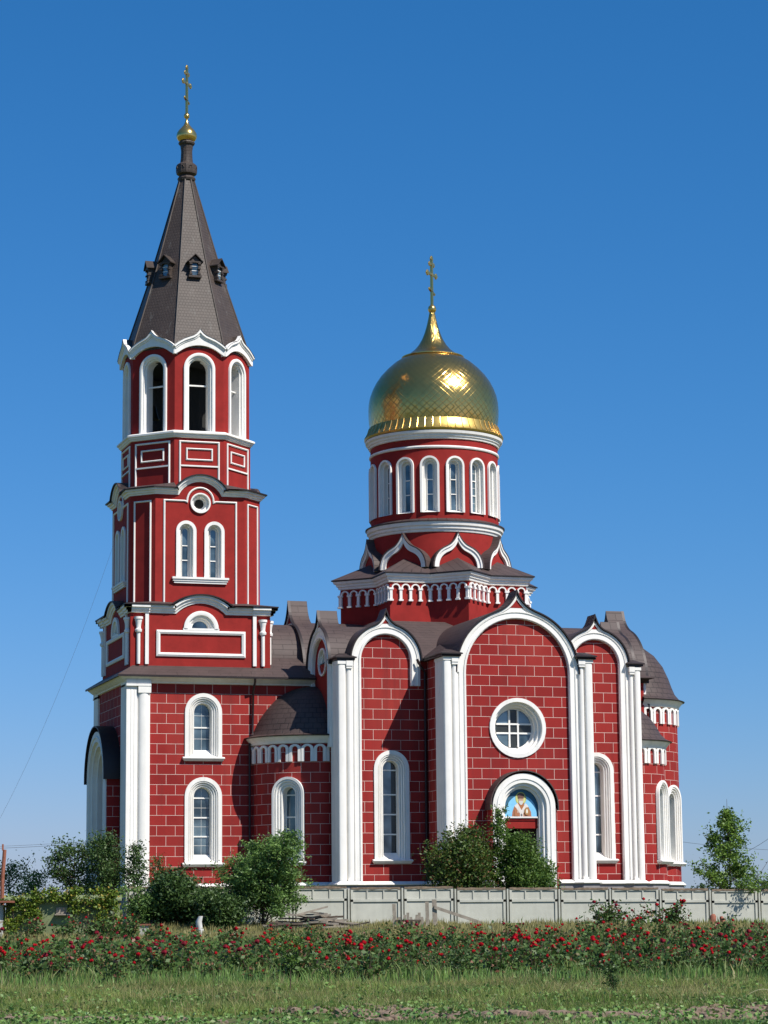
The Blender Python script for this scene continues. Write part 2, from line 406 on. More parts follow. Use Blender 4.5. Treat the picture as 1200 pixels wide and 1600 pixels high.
def window(fr, c, z0, zs, w, g, zg, depth, nstep=3, bars=(), sill=True, vbars=0, name='window', proud=0.09, flat=0.26, thin=(), tr=0.05):
    """arched window: white stepped surround as the part, glass, bars and sill as its parts; returns the hole outline"""
    mb = MB()
    prof = [(0, -0.02), (0, proud), (-flat, proud)]
    r = w-flat; d = proud
    ns = nstep; dr = (r-g)/ns; dd = (depth+proud)/ns
    if ns > 2: dd = 0.085
    for i in range(ns):
        d2 = d-dd; prof.append((-(w-r), d2))
        if ns > 2:
            for a_, b_ in ((0.25, -0.02), (0.40, 0.03), (0.62, 0.045), (0.80, 0.03)): prof.append((-(w-r+dr*a_), min(d2+b_, proud)))
        r2 = r-dr; prof.append((-(w-r2), d2)); r = r2; d = d2
    if ns > 2: prof.append((-(w-g), -depth))
    P = arch_path(w, z0, zs, 16, c)
    nm = pnormals(P); rows = []
    for i, ((u, z), (nu, nz)) in enumerate(zip(P, nm)):
        row = []
        for off, dd_ in prof:
            f = (-off)/(w-g); 
            if i in (0, len(P)-1):
                k = max(0.0, min(1.0, (proud-dd_)/(depth+proud)))
                row.append(fr(u+nu*off if abs(nz) < 0.5 else u+(1 if i == 0 else -1)*(-off), dd_, z0+k*(zg-z0)))
            else: row.append(fr(u+nu*off, dd_, z+nz*off))
        rows.append(row)
    # make end rows exactly vertical legs
    for i, sgn in ((0, 1), (len(P)-1, -1)):
        rows[i] = [fr(P[i][0]+sgn*(-off), dd_, z0+max(0.0, min(1.0, (proud-dd_)/(depth+proud)))*(zg-z0)) for off, dd_ in prof]
    mb.grid(rows)
    # sloping sill inside
    mb.add([fr(c-w, proud, z0), fr(c+w, proud, z0), fr(c+g, -depth, zg), fr(c-g, -depth, zg)])
    wo = part(name, mb, WHITE, 35)
    gb = MB(); wall_poly(gb, fr, arch(g+0.02, zg-0.02, zs, 12, c), (), -depth+0.0)
    build('glass', gb, GLASS, wo)
    bb = MB()
    sweep(bb, fr, arch_path(g, zg, zs, 12, c), [(0.0, -depth), (0.0, -depth+0.06), (-tr, -depth+0.06), (-tr, -depth)], caps=False)
    for zb in bars: bb.box(c-g, c+g, -depth+0.002, -depth+0.07, zb-tr*0.9, zb+tr*0.9, T=fr)
    for zb in thin: bb.box(c-g, c+g, -depth+0.002, -depth+0.02, zb-0.010, zb+0.010, T=fr)
    if vbars: bb.box(c-0.006, c+0.006, -depth+0.003, -depth+0.015, zg, zs+g*0.95, T=fr)
    build('glazing_bar', bb, WHITE, wo)
    if sill:
        s = MB(); e = 0.16
        P2 = [(-w-e, proud+0.02), (-w-e, proud+0.16), (w+e, proud+0.16), (w+e, proud+0.02)]
        # bevelled slab
        rows = []
        for (o_, z_) in ((proud+0.05, z0-0.22), (proud+0.2, z0-0.05), (proud+0.2, z0+0.0), (proud, z0+0.06)):
            rows.append([fr(c-w-e+(0.12 if z_ < z0-0.1 else 0), -0.01, z_), fr(c-w-e+(0.12 if z_ < z0-0.1 else 0), o_, z_), fr(c+w+e-(0.12 if z_ < z0-0.1 else 0), o_, z_), fr(c+w+e-(0.12 if z_ < z0-0.1 else 0), -0.01, z_)])
        s.grid(rows); s.add([rows[0][3], rows[0][2], rows[0][1], rows[0][0]])
        build('sill', s, WHITE, wo)
    return arch(w-0.07, z0+0.03, zs, 16, c)
def round_window(fr, c, zc, w, g, depth, cross=True, nstep=3, proud=0.1, name='round_window', glass=None):
    mb = MB(); n = 40
    path = [(c+w*sin(2*pi*i/n), zc+w*cos(2*pi*i/n)) for i in range(n)]
    prof = [(0, -0.02), (0, proud), (-0.26*w/2, proud)]; r = w*0.87; d = proud
    dr = (r-g)/nstep; dd = (depth+proud)/nstep
    for i in range(nstep):
        d -= dd; prof.append((-(w-r), d)); r -= dr; prof.append((-(w-r), d))
    rows = []
    for i in range(n+1):
        t = 2*pi*i/n; rows.append([fr(c+(w+o)*sin(t), dd_, zc+(w+o)*cos(t)) for o, dd_ in prof])
    mb.grid(rows, flip=True)
    wo = part(name, mb, WHITE, 35)
    gb = MB(); wall_poly(gb, fr, [(c+(g+0.03)*cos(2*pi*i/28), zc+(g+0.03)*sin(2*pi*i/28)) for i in range(28)], (), -depth)
    build('glass', gb, glass or GLASS, wo)
    if cross:
        k = MB(); a = g*0.24; db = -depth+0.004
        for q in ([(-a, -g), (a, -g), (a, g), (-a, g)], ):
            wall_poly(k, fr, [(c+x, zc+y*0.985) for x, y in q], (), db)
        for sx in (-1, 1):
            q = [(sx*a, -a), (sx*g*0.975, -a), (sx*g*0.975, a), (sx*a, a)]
            if sx < 0: q = q[::-1]
            wall_poly(k, fr, [(c+x, zc+y) for x, y in q], (), db)
        build('dark_pane', k, DARKGL, wo)
        b = MB(); t = 0.055
        for x in (-a, a):
            b.box(c+x-t, c+x+t, -depth+0.01, -depth+0.09, zc-g*0.97, zc+g*0.97, T=fr)
            b.box(c-g*0.97, c+g*0.97, -depth+0.012, -depth+0.087, zc+x-t, zc+x+t, T=fr)
        build('glazing_bar', b, WHITE, wo)
    return [(c+(w-0.08)*cos(2*pi*i/32), zc+(w-0.08)*sin(2*pi*i/32)) for i in range(32)]
def frame_line(mb, fr, path, w=0.12, d=0.09, closed=False):
    sweep(mb, fr, path, [(0, -0.01), (0, d*0.6), (-w*0.5, d), (-w, d*0.6), (-w, -0.01)], closed=closed)

# ---------------- pier plans
def pier(fr, u0, side, z0, z1, zcap, w=0.98, back=1.35, nm='pier'):
    """corner pier: half-round shaft inside, stepped strip outside. u0 = inner edge, side=-1 left/+1 right"""
    pl = []
    pl += [(0, -0.3), (0, 0.25)]
    b0 = w*0.02; r = w*0.19
    for i in range(9):
        t = pi-pi*i/8; pl.append((b0+r+r*cos(t), 0.25+r*0.9*sin(t)))
    a0 = b0+2*r+0.03
    pl += [(a0, 0.22), (a0+0.03, 0.22), (a0+0.03, 0.45)]
    L = w-a0-0.03
    pl = pl[:-1]
    for i in range(9):
        t = pi-pi*i/8; pl.append((a0+0.03+L/2+(L/2)*(abs(cos(t))**0.6)*(1 if cos(t) > 0 else -1), 0.34+0.12*sin(t)**0.7))
    pl += [(w, 0.05), (w-0.03, 0.02), (w, -0.01), (w, -0.45), (w-0.03, -0.48), (w, -0.51), (w, -back), (w-0.5, -back)]
    mb = MB()
    pts = [fr(u0+side*a, d, 0) for a, d in pl]
    rows = [[(p.x, p.y, z) for p in pts] for z in (z0, z1)]
    mb.grid(rows, cu=False, flip=(side > 0))
    # base blocks and impost
    T = lambda a, d, z: fr(u0+side*a, d, z)
    mb.box(0.01, a0-0.01, -0.25, 0.5, z0, z0+0.35, T=T)
    mb.box(0.02, a0+0.0, -0.25, 0.50, z1-0.5, z1-0.34, T=T)
    mb.box(-0.02, a0+0.02, -0.25, 0.54, z1-0.34, z1, T=T)
    mb.box(a0+0.02, w+0.04, -back, 0.50, z1-0.22, z1, T=T)
    o = part(nm, mb, WHITE, 40)
    return o
def bay(fr, c, hi, ro, zs, zt, z0=4.15, zlegL=None, zlegR=None, holes=(), brick=True, rb=1.1, rl=8.0, wallz=None, rim=True, red=None, lw=None):
    """arched gable wall: block wall inside, white archivolt with onion tip, curved roof running back"""
    wall = MB()
    o = arch(hi+0.08, z0, zs, 28, c)
    wall_poly(wall, fr, o, holes, 0.0)
    part('gable_wall', wall, BRICK if brick else STUC)
    line = gable_line(ro, zs, zt, c=c)
    zl = z0 if zlegL is None else zlegL; zr = z0 if zlegR is None else zlegR
    inner = [(c+hi*cos(pi*i/28), zs+hi*sin(pi*i/28)) for i in range(29)]
    lwL = lwR = ro
    poly = [(c-ro, zl)]+line+[(c+ro, zr), (c+hi, zr)]+inner+[(c-hi, zl)]
    a = MB(); prism(a, fr, poly[::-1], -0.3, 0.22)
    # mouldings on the arch
    for rr, wdt, dd in ((hi+0.16*(ro-hi), 0.18, 0.07), (ro-0.26*(ro-hi), 0.14, 0.06)):
        P = [(c-rr, zl)]+[(c-rr*cos(pi*i/32), zs+rr*sin(pi*i/32)) for i in range(33)]+[(c+rr, zr)]
        sweep(a, fr, P, [(wdt/2, 0.2), (wdt/4, 0.22+dd), (-wdt/4, 0.22+dd), (-wdt/2, 0.2)])
    sweep(a, fr, line, [(0.0, 0.2), (0.0, 0.3), (-0.14*min(1, ro/2.6), 0.3), (-0.14*min(1, ro/2.6), 0.2)])
    part('archivolt', a, WHITE, 40)
    # small red field under the tip
    s = ro/4.22
    t = MB(); zb = zs+ro+0.10*s; hw = 0.62*s; zt2 = zt-0.36*s
    tri = [(c-hw, zb), (c+hw, zb), (c+hw*0.5, zb+(zt2-zb)*0.36), (c+hw*0.2, zb+(zt2-zb)*0.68), (c, zt2), (c-hw*0.2, zb+(zt2-zb)*0.68), (c-hw*0.5, zb+(zt2-zb)*0.36)]
    if zt2 > zb+0.05: prism(t, fr, tri, 0.2, 0.232); part('tip_field', t, STUC)
    # roof: ogee strip in front, plain barrel behind
    r1 = MB(); k = 0.12
    def shell(mb, L, d0, d1, th=0.09):
        nmz = pnormals(L); S = [0.0]
        for p, q in zip(L, L[1:]): S.append(S[-1]+hypot(p[0]-q[0], p[1]-q[1]))
        O = [(u+nx*k, z+nz*k) for (u, z), (nx, nz) in zip(L, nmz)]
        I = [(u+nx*(k-th), z+nz*(k-th)) for (u, z), (nx, nz) in zip(L, nmz)]
        A = [fr(u, d0, z) for u, z in O]; B = [fr(u, d1, z) for u, z in O]; Ci = [fr(u, d0, z) for u, z in I]; Di = [fr(u, d1, z) for u, z in I]
        mb.grid([Ci, A, B, Di], uvr=lambda a_, b_: ((d0-d1)*(a_-1), S[min(b_, len(S)-1)]), flip=True)
    ext = 0.18
    L1 = [(line[0][0], line[0][1]-0.0)]+line+[(line[-1][0], line[-1][1])]
    shell(r1, line, 0.22+ext, -rb)
    # closing wall at the back of the tip
    cap = [(u, z) for u, z in line if z > zs+ro*0.7]
    nb = pnormals(cap)
    mbk = [fr(u+nx*0.1, -rb+0.01, z+nz*0.1) for (u, z), (nx, nz) in zip(cap, nb)]
    r1.add(mbk)
    L2 = [(c-ro*cos(pi*i/36), zs+ro*sin(pi*i/36)) for i in range(37)]
    shell(r1, L2, -rb+0.02, -rl)
    part('gable_roof', r1, ROOF, 30)
    e = MB(); sweep(e, fr, line, [(0.125, 0.22+ext+0.02), (0.04, 0.22+ext+0.02), (0.04, 0.22), (0.125, 0.22)], caps=False)
    part('roof_edge', e, TRIM)

F0 = Fr((0, 0, 0), 0)                      # central south bay
FS = Fr((0, 3.5, 0), 0)                    # side bays
FN = Fr((0, 9.4, 0), 0)                    # narthex and tower base
FWm = Fr((-11.2, 0, 0), -90)               # west wall of the main block: u = -Y ... u axis = (cos-90, sin-90) = (0,-1)
FWt = Fr((-24.1, 0, 0), -90)
# --- central south bay
rwh = round_window(F0, 0.0, 14.05, 1.96, 1.25, 0.8)
bay(F0, 0.0, 3.6, 4.22, 17.62, 22.85, holes=[rwh, arch(2.1, 4.2, 8.72, 16)], rb=1.15, rl=8.0)
pier(F0, -4.22, -1, 4.0, 18.6, 18.7); pier(F0, 4.22, 1, 4.0, 18.6, 18.7)
for s in (-1, 1):
    mb = MB(); fr = Fr((s*5.1, 0, 0), s*90)
    wall_poly(mb, fr, [(-s*0.0 if s < 0 else 0, 4.0), (3.6, 4.0), (3.6, 18.65), (0, 18.65)] if s > 0 else [(-3.6, 4.0), (0, 4.0), (0, 18.65), (-3.6, 18.65)], (), 0)
    part('bay_side_wall', mb, BRICK)
# --- side bays
wh = window(FS, -7.6, 5.55, 11.52, 1.21, 0.54, 6.05, 0.62, 3, bars=(11.45, 9.85, 8.55, 7.25))
bay(FS, -7.97, 1.72, 2.38, 18.66, 21.78, zlegR=17.0, holes=[wh], rb=1.0, rl=5.0)
pier(FS, -7.97-2.38, -1, 4.0, 18.55, 18.6)
mb = MB(); wall_poly(mb, FS, [(-7.6+0.16, 6.05), (-7.6+0.54, 6.05), (-7.6+0.54, 11.5), (-7.6+0.45, 11.82), (-7.6+0.3, 11.97), (-7.6+0.16, 12.03)], (), -0.612); part('dark_pane', mb, DARKGL)  # dark strip added over the glass, for the part with no curtain behind
wh = window(FS, 6.93, 5.55, 11.52, 1.21, 0.54, 6.05, 0.62, 3, bars=(11.45, 9.85, 8.55, 7.25))
bay(FS, 6.93, 1.72, 2.38, 18.66, 21.78, zlegL=17.0, holes=[wh], rb=1.0, rl=5.0)
pier(FS, 6.93+2.38, 1, 4.0, 18.55, 18.6, w=0.82)
mb = MB()                                    # wall strips beside the central bay, beyond the archivolt legs
wall_poly(mb, FS, [(-6.35, 4.0), (-5.05, 4.0), (-5.05, 18.7), (-6.35, 18.7)], (), -0.004)
part('wall_strip', mb, BRICK); mb = MB(); wall_poly(mb, FS, [(5.05, 4.0), (5.3, 4.0), (5.3, 18.7), (5.05, 18.7)], (), -0.004)
part('wall_strip', mb, BRICK)
# --- west wall of the main block (seen edge on), u = -Y
hz = round_window(FWm, -7.15, 18.85, 0.95, 0.42, 0.35, cross=False, nstep=2)
bay(FWm, -7.15, 1.95, 2.7, 18.45, 22.0, z0=13, holes=[hz], brick=False, rb=1.0, rl=4.5)
bay(FWm, -14.7, 3.55, 4.2, 18.05, 23.6, z0=15, brick=False, rb=1.0, rl=11)
mb = MB(); wall_poly(mb, Fr((-11.19, 0, 0), -90), [(-26, 4.0), (-4.3, 4.0), (-4.3, 18.7), (-26, 18.7)], (), 0); part('west_wall', mb, BRICK)
# --- east walls
FE = Fr((9.95, 0, 0), 90); FE2 = Fr((13.5, 0, 0), 90)
mb = MB(); wall_poly(mb, Fr((9.85, 0, 0), 90), [(3.6, 4.0), (26, 4.0), (26, 18.7), (3.6, 18.7)], (), 0)
part('east_wall', mb, BRICK)
bay(FE, 7.15, 1.95, 2.7, 18.4, 21.8, z0=13, brick=False, rb=1.0, rl=4.5)
bay(FE2, 14.7, 3.55, 4.2, 18.2, 23.55, z0=13, brick=False, rb=1.0, rl=14)
mb = MB(); band(mb, [(9.0, 10.4), (13.5, 10.4), (13.5, 19.0), (9.0, 19.0)], [(0, 4.0), (0, 18.55)], False); part('chancel_wall', mb, STUC)
mb = MB(); band(mb, [(9.0, 10.4), (13.5, 10.4), (13.5, 19.0), (9.0, 19.0)], [(0.02, 18.2), (0.12, 18.25), (0.4, 18.5), (0.45, 18.56)], False); part('cornice', mb, TRIM)
mb = MB(); band(mb, [(9.0, 10.4), (13.5, 10.4), (13.5, 19.0), (9.0, 19.0)], [(0.6, 18.5), (0.6, 18.58), (-0.5, 18.95), (-2, 19.6)], False); part('eave_roof', mb, ROOF)
# --- shoulder roofs over piers and corners, roof deck of the cube
mb = MB()
body = [(-11.35, 3.0), (-5.25, 3.0), (-5.25, -0.55), (5.2, -0.55), (5.2, 3.0), (10.05, 3.0), (10.05, 26.4), (-11.35, 26.4)]
# flat-sloping sheets behind the gables
def sheet(mb, p, th=0.1):
    L = [(x, y, z) for x, y, z in p]; mb.add(L, [(x*1.0+0, y*1.0) for x, y, z in L])
    for i in range(len(L)):
        a, b = L[i], L[(i+1) % len(L)]
        mb.add([(a[0], a[1], a[2]-th), (b[0], b[1], b[2]-th), b, a])
for s in (-1, 1):
    mb = MB(); X = lambda a: s*a
    sheet(mb, [(X(5.42), -0.62, 18.70), (X(4.1), -0.62, 18.70), (X(3.9), 0.3, 19.5), (X(3.9), 4.2, 19.9), (X(5.42), 4.2, 18.75)])
    part('shoulder_roof', mb, ROOF)
mb = MB()
ins = [(XD-6.2, 8.9), (XD+6.2, 8.9), (XD+6.2, 20.6), (XD-6.2, 20.6)]
out = [(-11.2, 3.62), (9.9, 3.62), (9.9, 26.2), (-11.2, 26.2)]
for i in range(4):
    a, b, c, d = out[i], out[(i+1) % 4], ins[(i+1) % 4], ins[i]
    mb.add([(a[0], a[1], 18.72), (b[0], b[1], 18.72), (c[0], c[1], 22.0), (d[0], d[1], 22.0)], [(a[0]+a[1], 0), (b[0]+b[1], 0), (c[0]+c[1], 6.5), (d[0]+d[1], 6.5)])
mb.add([(x, y, 22.0) for x, y in ins])
part('roof_deck', mb, ROOF)
def cap_slab(x0, x1, y0, y1, z, zb=None, nm='pier_cap'):
    m = MB(); zb = zb or z+0.30
    m.box(x0, x1, y0, y1, z-0.07, z+0.0)
    m.box(x0+0.1, x1-0.1, y0+0.1, y1, z-0.2, z-0.07)
    part(nm, m, TRIM)
    m = MB(); xi0, xi1 = x0+(x1-x0)*0.35, x1-(x1-x0)*0.35
    m.add([(x0, y0, z+0.003), (x1, y0, z+0.003), (xi1, y0+0.9, zb), (xi0, y0+0.9, zb)])
    m.add([(xi1, y0+0.9, zb), (x1, y0, z+0.003), (x1, y1, z+0.003), (xi1, y1, zb)])
    m.add([(x0, y0, z+0.003), (xi0, y0+0.9, zb), (xi0, y1, zb), (x0, y1, z+0.003)])
    part('cap_roof', m, ROOF)
cap_slab(-5.45, -3.95, -0.72, 3.4, 18.83); cap_slab(3.95, 5.45, -0.72, 3.4, 18.83)
cap_slab(-11.55, -10.1, 2.85, 4.9, 18.80); cap_slab(9.1, 10.4, 2.85, 4.9, 18.80)
# west flank of the SW corner pier, part of side wall
mb = MB(); mb.box(-11.34, -11.2, 3.6, 4.75, 4.0, 18.6); part('pier_flank', mb, WHITE)
# --- portal on the south side
FP = Fr((0, -1.0, 0), 0)
mb = MB()
prof = [(0, -1.0), (0, 0.0), (-0.28, 0.0), (-0.28, 0.05), (-0.36, 0.05), (-0.36, 0.0), (-0.60, 0.0), (-0.62, -0.18), (-0.80, -0.18), (-0.82, -0.40), (-0.98, -0.42), (-1.0, -0.95)]
P = arch_path(2.16, 2.0, 8.86, 26)
sweep(mb, FP, P, prof, profclosed=False, caps=False)
pt = part('portal', mb, WHITE, 35)
for s in (-1, 1): mb = MB(); mb.box(s*2.21, s*2.26, -0.98, 0.0, 2.0, 8.75, T=FP); build('portal_side', mb, BRICK, pt)
mb = MB()
P = [(-2.30, 8.66)]+[(-2.30*cos(pi*i/28), 8.86+2.30*sin(pi*i/28)) for i in range(29)]+[(2.30, 8.66)]
rows = []
for off, d in ((0.0, 0.12), (0.07, 0.12), (0.07, -1.0), (0.0, -1.0)):
    rows.append([FP(u*(2.30+off)/2.30 if z > 8.86 else u+(off if u > 0 else -off), d, 8.86+(z-8.86)*(2.30+off)/2.30) for u, z in P])
mb.grid(rows, uvr=lambda a, b: (a*1.0, b*0.26)); build('portal_roof', mb, ROOF, pt, 30)
# tympanum icon (flat painted board), lintel and door
FI = Fr((0, -0.40, 0), 0)
IC = lambda n, c: mat_plain(n, c, 0.6, 0, 0.08, 6)
def icon():
    b = MB(); semi = [(1.2*cos(pi*i/24), 9.0+1.2*sin(pi*i/24)) for i in range(25)]
    wall_poly(b, FI, [(-1.2, 8.22), (1.2, 8.22)]+semi, (), 0)
    ob = build('icon', b, IC('icon_deep_blue', (0.03, 0.12, 0.20)), pt)
    k = [0.006]
    def lay(nm, col, pts):
        k[0] += 0.004; q = MB(); pts = pts if nm in ('sky_field', 'rim') else [(u*0.82, 8.22+(z-8.22)*0.86) for u, z in pts]; wall_poly(q, FI, pts, (), k[0]); build(nm, q, IC(nm+'_paint', col), ob)
    def disc(cx, cz, rx, rz, n=20, a0=0, a1=360): return [(cx+rx*cos(radians(a0+(a1-a0)*i/n)), cz+rz*sin(radians(a0+(a1-a0)*i/n))) for i in range(n+(0 if a1-a0 == 360 else 1))]
    lay('sky_field', (0.22, 0.55, 0.80), [(-1.12, 8.22), (1.08, 8.22), (1.08, 8.45)]+disc(0.0, 8.42, 1.08, 1.22, 18, 8, 172)+[(-1.12, 8.5)])
    lay('halo', (0.45, 0.46, 0.10), disc(-0.02, 9.62, 0.46, 0.50))
    lay('halo_field', (0.62, 0.60, 0.22), disc(-0.02, 9.62, 0.40, 0.44))
    lay('robe', (0.42, 0.17, 0.09), [(-0.80, 8.22), (0.86, 8.22), (0.82, 8.62), (0.62, 8.98), (0.34, 9.14), (-0.30, 9.14), (-0.60, 8.98), (-0.74, 8.62)])
    lay('neck', (0.42, 0.15, 0.05), [(-0.2, 8.8), (0.18, 8.8), (0.26, 9.3), (-0.26, 9.3)])
    lay('stole', (0.72, 0.66, 0.60), [(-0.58, 9.06), (-0.30, 9.28), (0.02, 8.74), (0.36, 9.28), (0.62, 9.04), (0.16, 8.50), (0.16, 8.22), (-0.12, 8.22), (-0.12, 8.50)])
    lay('stole_cross', (0.10, 0.09, 0.09), [(-0.02, 8.28), (0.05, 8.28), (0.05, 8.34), (0.10, 8.34), (0.10, 8.41), (0.05, 8.41), (0.05, 8.48), (-0.02, 8.48), (-0.02, 8.41), (-0.07, 8.41), (-0.07, 8.34), (-0.02, 8.34)])
    lay('face', (0.55, 0.36, 0.26), disc(-0.02, 9.52, 0.21, 0.26))
    lay('beard', (0.60, 0.58, 0.55), [(-0.20, 9.46), (-0.10, 9.42), (-0.02, 9.47), (0.07, 9.42), (0.17, 9.46), (0.15, 9.26), (0.05, 9.14), (-0.07, 9.14), (-0.18, 9.26)])
    lay('hat', (0.14, 0.07, 0.05), [(-0.25, 9.62), (0.21, 9.62), (0.27, 9.90), (0.12, 10.02), (-0.02, 10.05), (-0.16, 10.02), (-0.31, 9.90)])
    lay('eye', (0.08, 0.05, 0.04), disc(-0.10, 9.555, 0.025, 0.016, 8)); lay('eye', (0.08, 0.05, 0.04), disc(0.06, 9.555, 0.025, 0.016, 8))
    lay('sleeve', (0.42, 0.16, 0.07), [(-0.60, 8.30), (-0.30, 8.30), (-0.28, 8.62), (-0.44, 8.92), (-0.60, 8.80)])
    lay('hand', (0.55, 0.36, 0.26), disc(-0.30, 8.62, 0.07, 0.11, 10))
    lay('book', (0.40, 0.20, 0.07), disc(0.46, 8.66, 0.22, 0.30, 14)); lay('book_gem', (0.80, 0.76, 0.62), disc(0.46, 8.66, 0.08, 0.17, 12))
    lay('rim', (0.75, 0.72, 0.68), [(-1.2, 8.16), (1.2, 8.16), (1.2, 8.26), (-1.2, 8.26)])
icon()
mb = MB(); mb.box(-1.2, 1.2, -0.25, -0.1, 7.5, 8.16, T=FI); build('lintel', mb, STUC, pt)
mb = MB(); mb.box(0.15, 1.2, -0.9, -0.8, 2.0, 7.5, T=FI)
for z in (3.0, 4.6, 6.2): mb.box(0.3, 1.05, -0.8, -0.77, z, z+1.2, T=FI)
build('door_leaf', mb, DOOR, pt)
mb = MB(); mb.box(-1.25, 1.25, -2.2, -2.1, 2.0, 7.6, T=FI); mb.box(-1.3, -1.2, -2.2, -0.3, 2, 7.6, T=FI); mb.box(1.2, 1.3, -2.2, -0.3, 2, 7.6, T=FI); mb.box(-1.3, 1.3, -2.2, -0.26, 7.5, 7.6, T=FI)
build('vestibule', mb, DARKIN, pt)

# --- plinth and its sloping white ledge
plan = [(-24.2, 20.4), (-24.2, 9.0), (-22.5, 9.0), (-22.5, 9.3), (-15.75, 9.3)]
plan += [(-11.3+4.33*sin(radians(a)), 9.6-4.33*cos(radians(a))) for a in range(-88, 1, 8)]
plan += [(-11.4, 5.0), (-11.4, 2.95), (-10.2, 2.95), (-9.6, 3.2), (-5.3, 3.4), (-5.3, -0.55), (-4.2, -0.55), (-3.7, -0.2), (-2.3, -0.2), (-2.3, -1.05), (-2.2, -1.05)]
plan2 = [(2.3, -1.05), (2.3, -0.2), (3.7, -0.2), (4.2, -0.55), (5.3, -0.55), (5.3, 3.4), (8.7, 3.2), (9.2, 2.95), (10.15, 2.95), (10.15, 4.2)]
plan2 += [(10.0+3.3*sin(radians(a)), 7.2-3.3*cos(radians(a))) for a in range(20, 150, 9)]
plan2 += [(13.4+4.3*sin(radians(a)), 14.7-4.3*cos(radians(a))) for a in range(10, 171, 9)]
plan2 += [(10.15, 22), (10.15, 26.5)]
for p in (plan, plan2):
    mb = MB(); mb2 = MB()
    band(mb, p, [(0.12, 3.93), (0.17, 3.97), (0.17, 4.02), (-0.06, 4.19)], False)
    band(mb2, p, [(0.03, 1.0), (0.03, 3.96)], False)
    band(mb2, p, [(0.03, 3.95), (0.13, 3.94)], False)
    part('plinth_ledge', mb, WHITE); part('plinth', mb2, PLINTH)


# --- narthex / tower base
w1 = window(FN, -18.9, 12.5, 15.55, 1.27, 0.60, 13.05, 0.58, 3, bars=(14.55,), thin=(13.8, 15.35), vbars=1)
w2 = window(FN, -18.9, 5.5, 9.95, 1.27, 0.60, 6.1, 0.58, 3, bars=(9.85, 8.55, 7.3), thin=(6.7, 7.95, 9.2), vbars=1)
mb = MB(); wall_poly(mb, FN, [(-24.1, 4.0), (-11.1, 4.0), (-11.1, 17.6), (-24.1, 17.6)], [w1, w2], 0)
wall_poly(mb, FWt, [(-20.3, 4.0), (-9.4, 4.0), (-9.4, 17.6), (-20.3, 17.6)], [arch(2.5, 4.1, 11.0, 12, -YC)], 0)
part('narthex_wall', mb, BRICK)
def tower_pier(T, nm='pier'):
    pl = [(1.52, 0.0), (1.52, 0.22)]
    for i in range(11):
        t = pi*i/10; pl.append((1.10+0.38*cos(t), 0.22+0.22*sin(t)))
    pl += [(0.70, 0.2), (0.66, 0.2), (0.62, 0.32), (0.42, 0.34), (0.40, 0.31), (0.36, 0.34), (0.2, 0.34), (0.18, 0.31), (0.14, 0.34), (-0.10, 0.34), (-0.12, -0.2), (-0.1, -0.22), (-0.12, -0.25), (-0.12, -1.35), (0.3, -1.35)]
    mb = MB(); rows = [[T(a, d, z) for a, d in pl] for z in (4.0, 17.2)]
    mb.grid(rows, flip=False)
    mb.box(0.7, 1.5, -0.1, 0.5, 4.0, 4.35, T=T)
    # sloping head of the shaft
    mb.box(0.68, 1.54, -0.1, 0.47, 16.75, 17.2, T=T)
    mb.add([T(0.66, 0.47, 17.0), T(0.66, 0.2, 16.5), T(0.66, -0.1, 16.5), T(0.66, -0.1, 17.0)])
    mb.box(-0.14, 1.54, -1.3, 0.50, 17.2, 17.34, T=T); mb.box(-0.12, 1.54, -1.3, 0.44, 17.34, 17.62, T=T)
    part(nm, mb, WHITE, 40)
tower_pier(lambda a, d, z: FN(-24.1+a, d, z))
tower_pier(lambda a, d, z: (-24.1+a, 20.3+d, z) if True else None)
mb = MB(); mb.box(-24.24, -24.1, 9.4, 10.75, 4.0, 17.5); part('pier_flank', mb, WHITE); mb = MB(); mb.box(-24.24, -24.1, 19.0, 20.4, 4.0, 17.5); part('pier_flank', mb, WHITE)
base = [(-24.1, 20.3), (-24.1, 9.4), (-11.25, 9.4)]
mb = MB(); band(mb, base, [(0.0, 17.42), (0.14, 17.45), (0.16, 17.52), (0.30, 17.60), (0.55, 17.78), (0.60, 17.80), (0.60, 17.86), (0.0, 17.87)], False); part('cornice', mb, WHITE)
mb = MB(); band(mb, base, [(0.70, 17.80), (0.78, 17.80), (0.78, 17.92), (0.70, 17.93)], False); band(mb, base, [(0.0, 17.875), (0.75, 17.875)], False); part('gutter', mb, TRIM)
mb = MB(); band(mb, base, [(0.76, 17.93), (-0.5, 18.68), (-1.8, 19.5)], False); part('skirt_roof', mb, ROOF)
# narthex barrel roof between tower and main block
mb = MB(); rows = []
for x in (-14.2, -11.1):
    rows.append([(x, YC-3.5*cos(t), 18.9+ (0.35 if i in (0, 16) else 0)*0+3.3*sin(t)) for i, t in enumerate([pi*i/16 for i in range(17)])])
mb.grid(rows, uvr=lambda a, b: (a*3.1, b*0.65)); part('narthex_roof', mb, ROOF, 40)
mb = MB(); mb.box(-14.2, -11.1, YC-3.5, YC+3.5, 18.0, 19.0); part('narthex_roof_base', mb, ROOF)
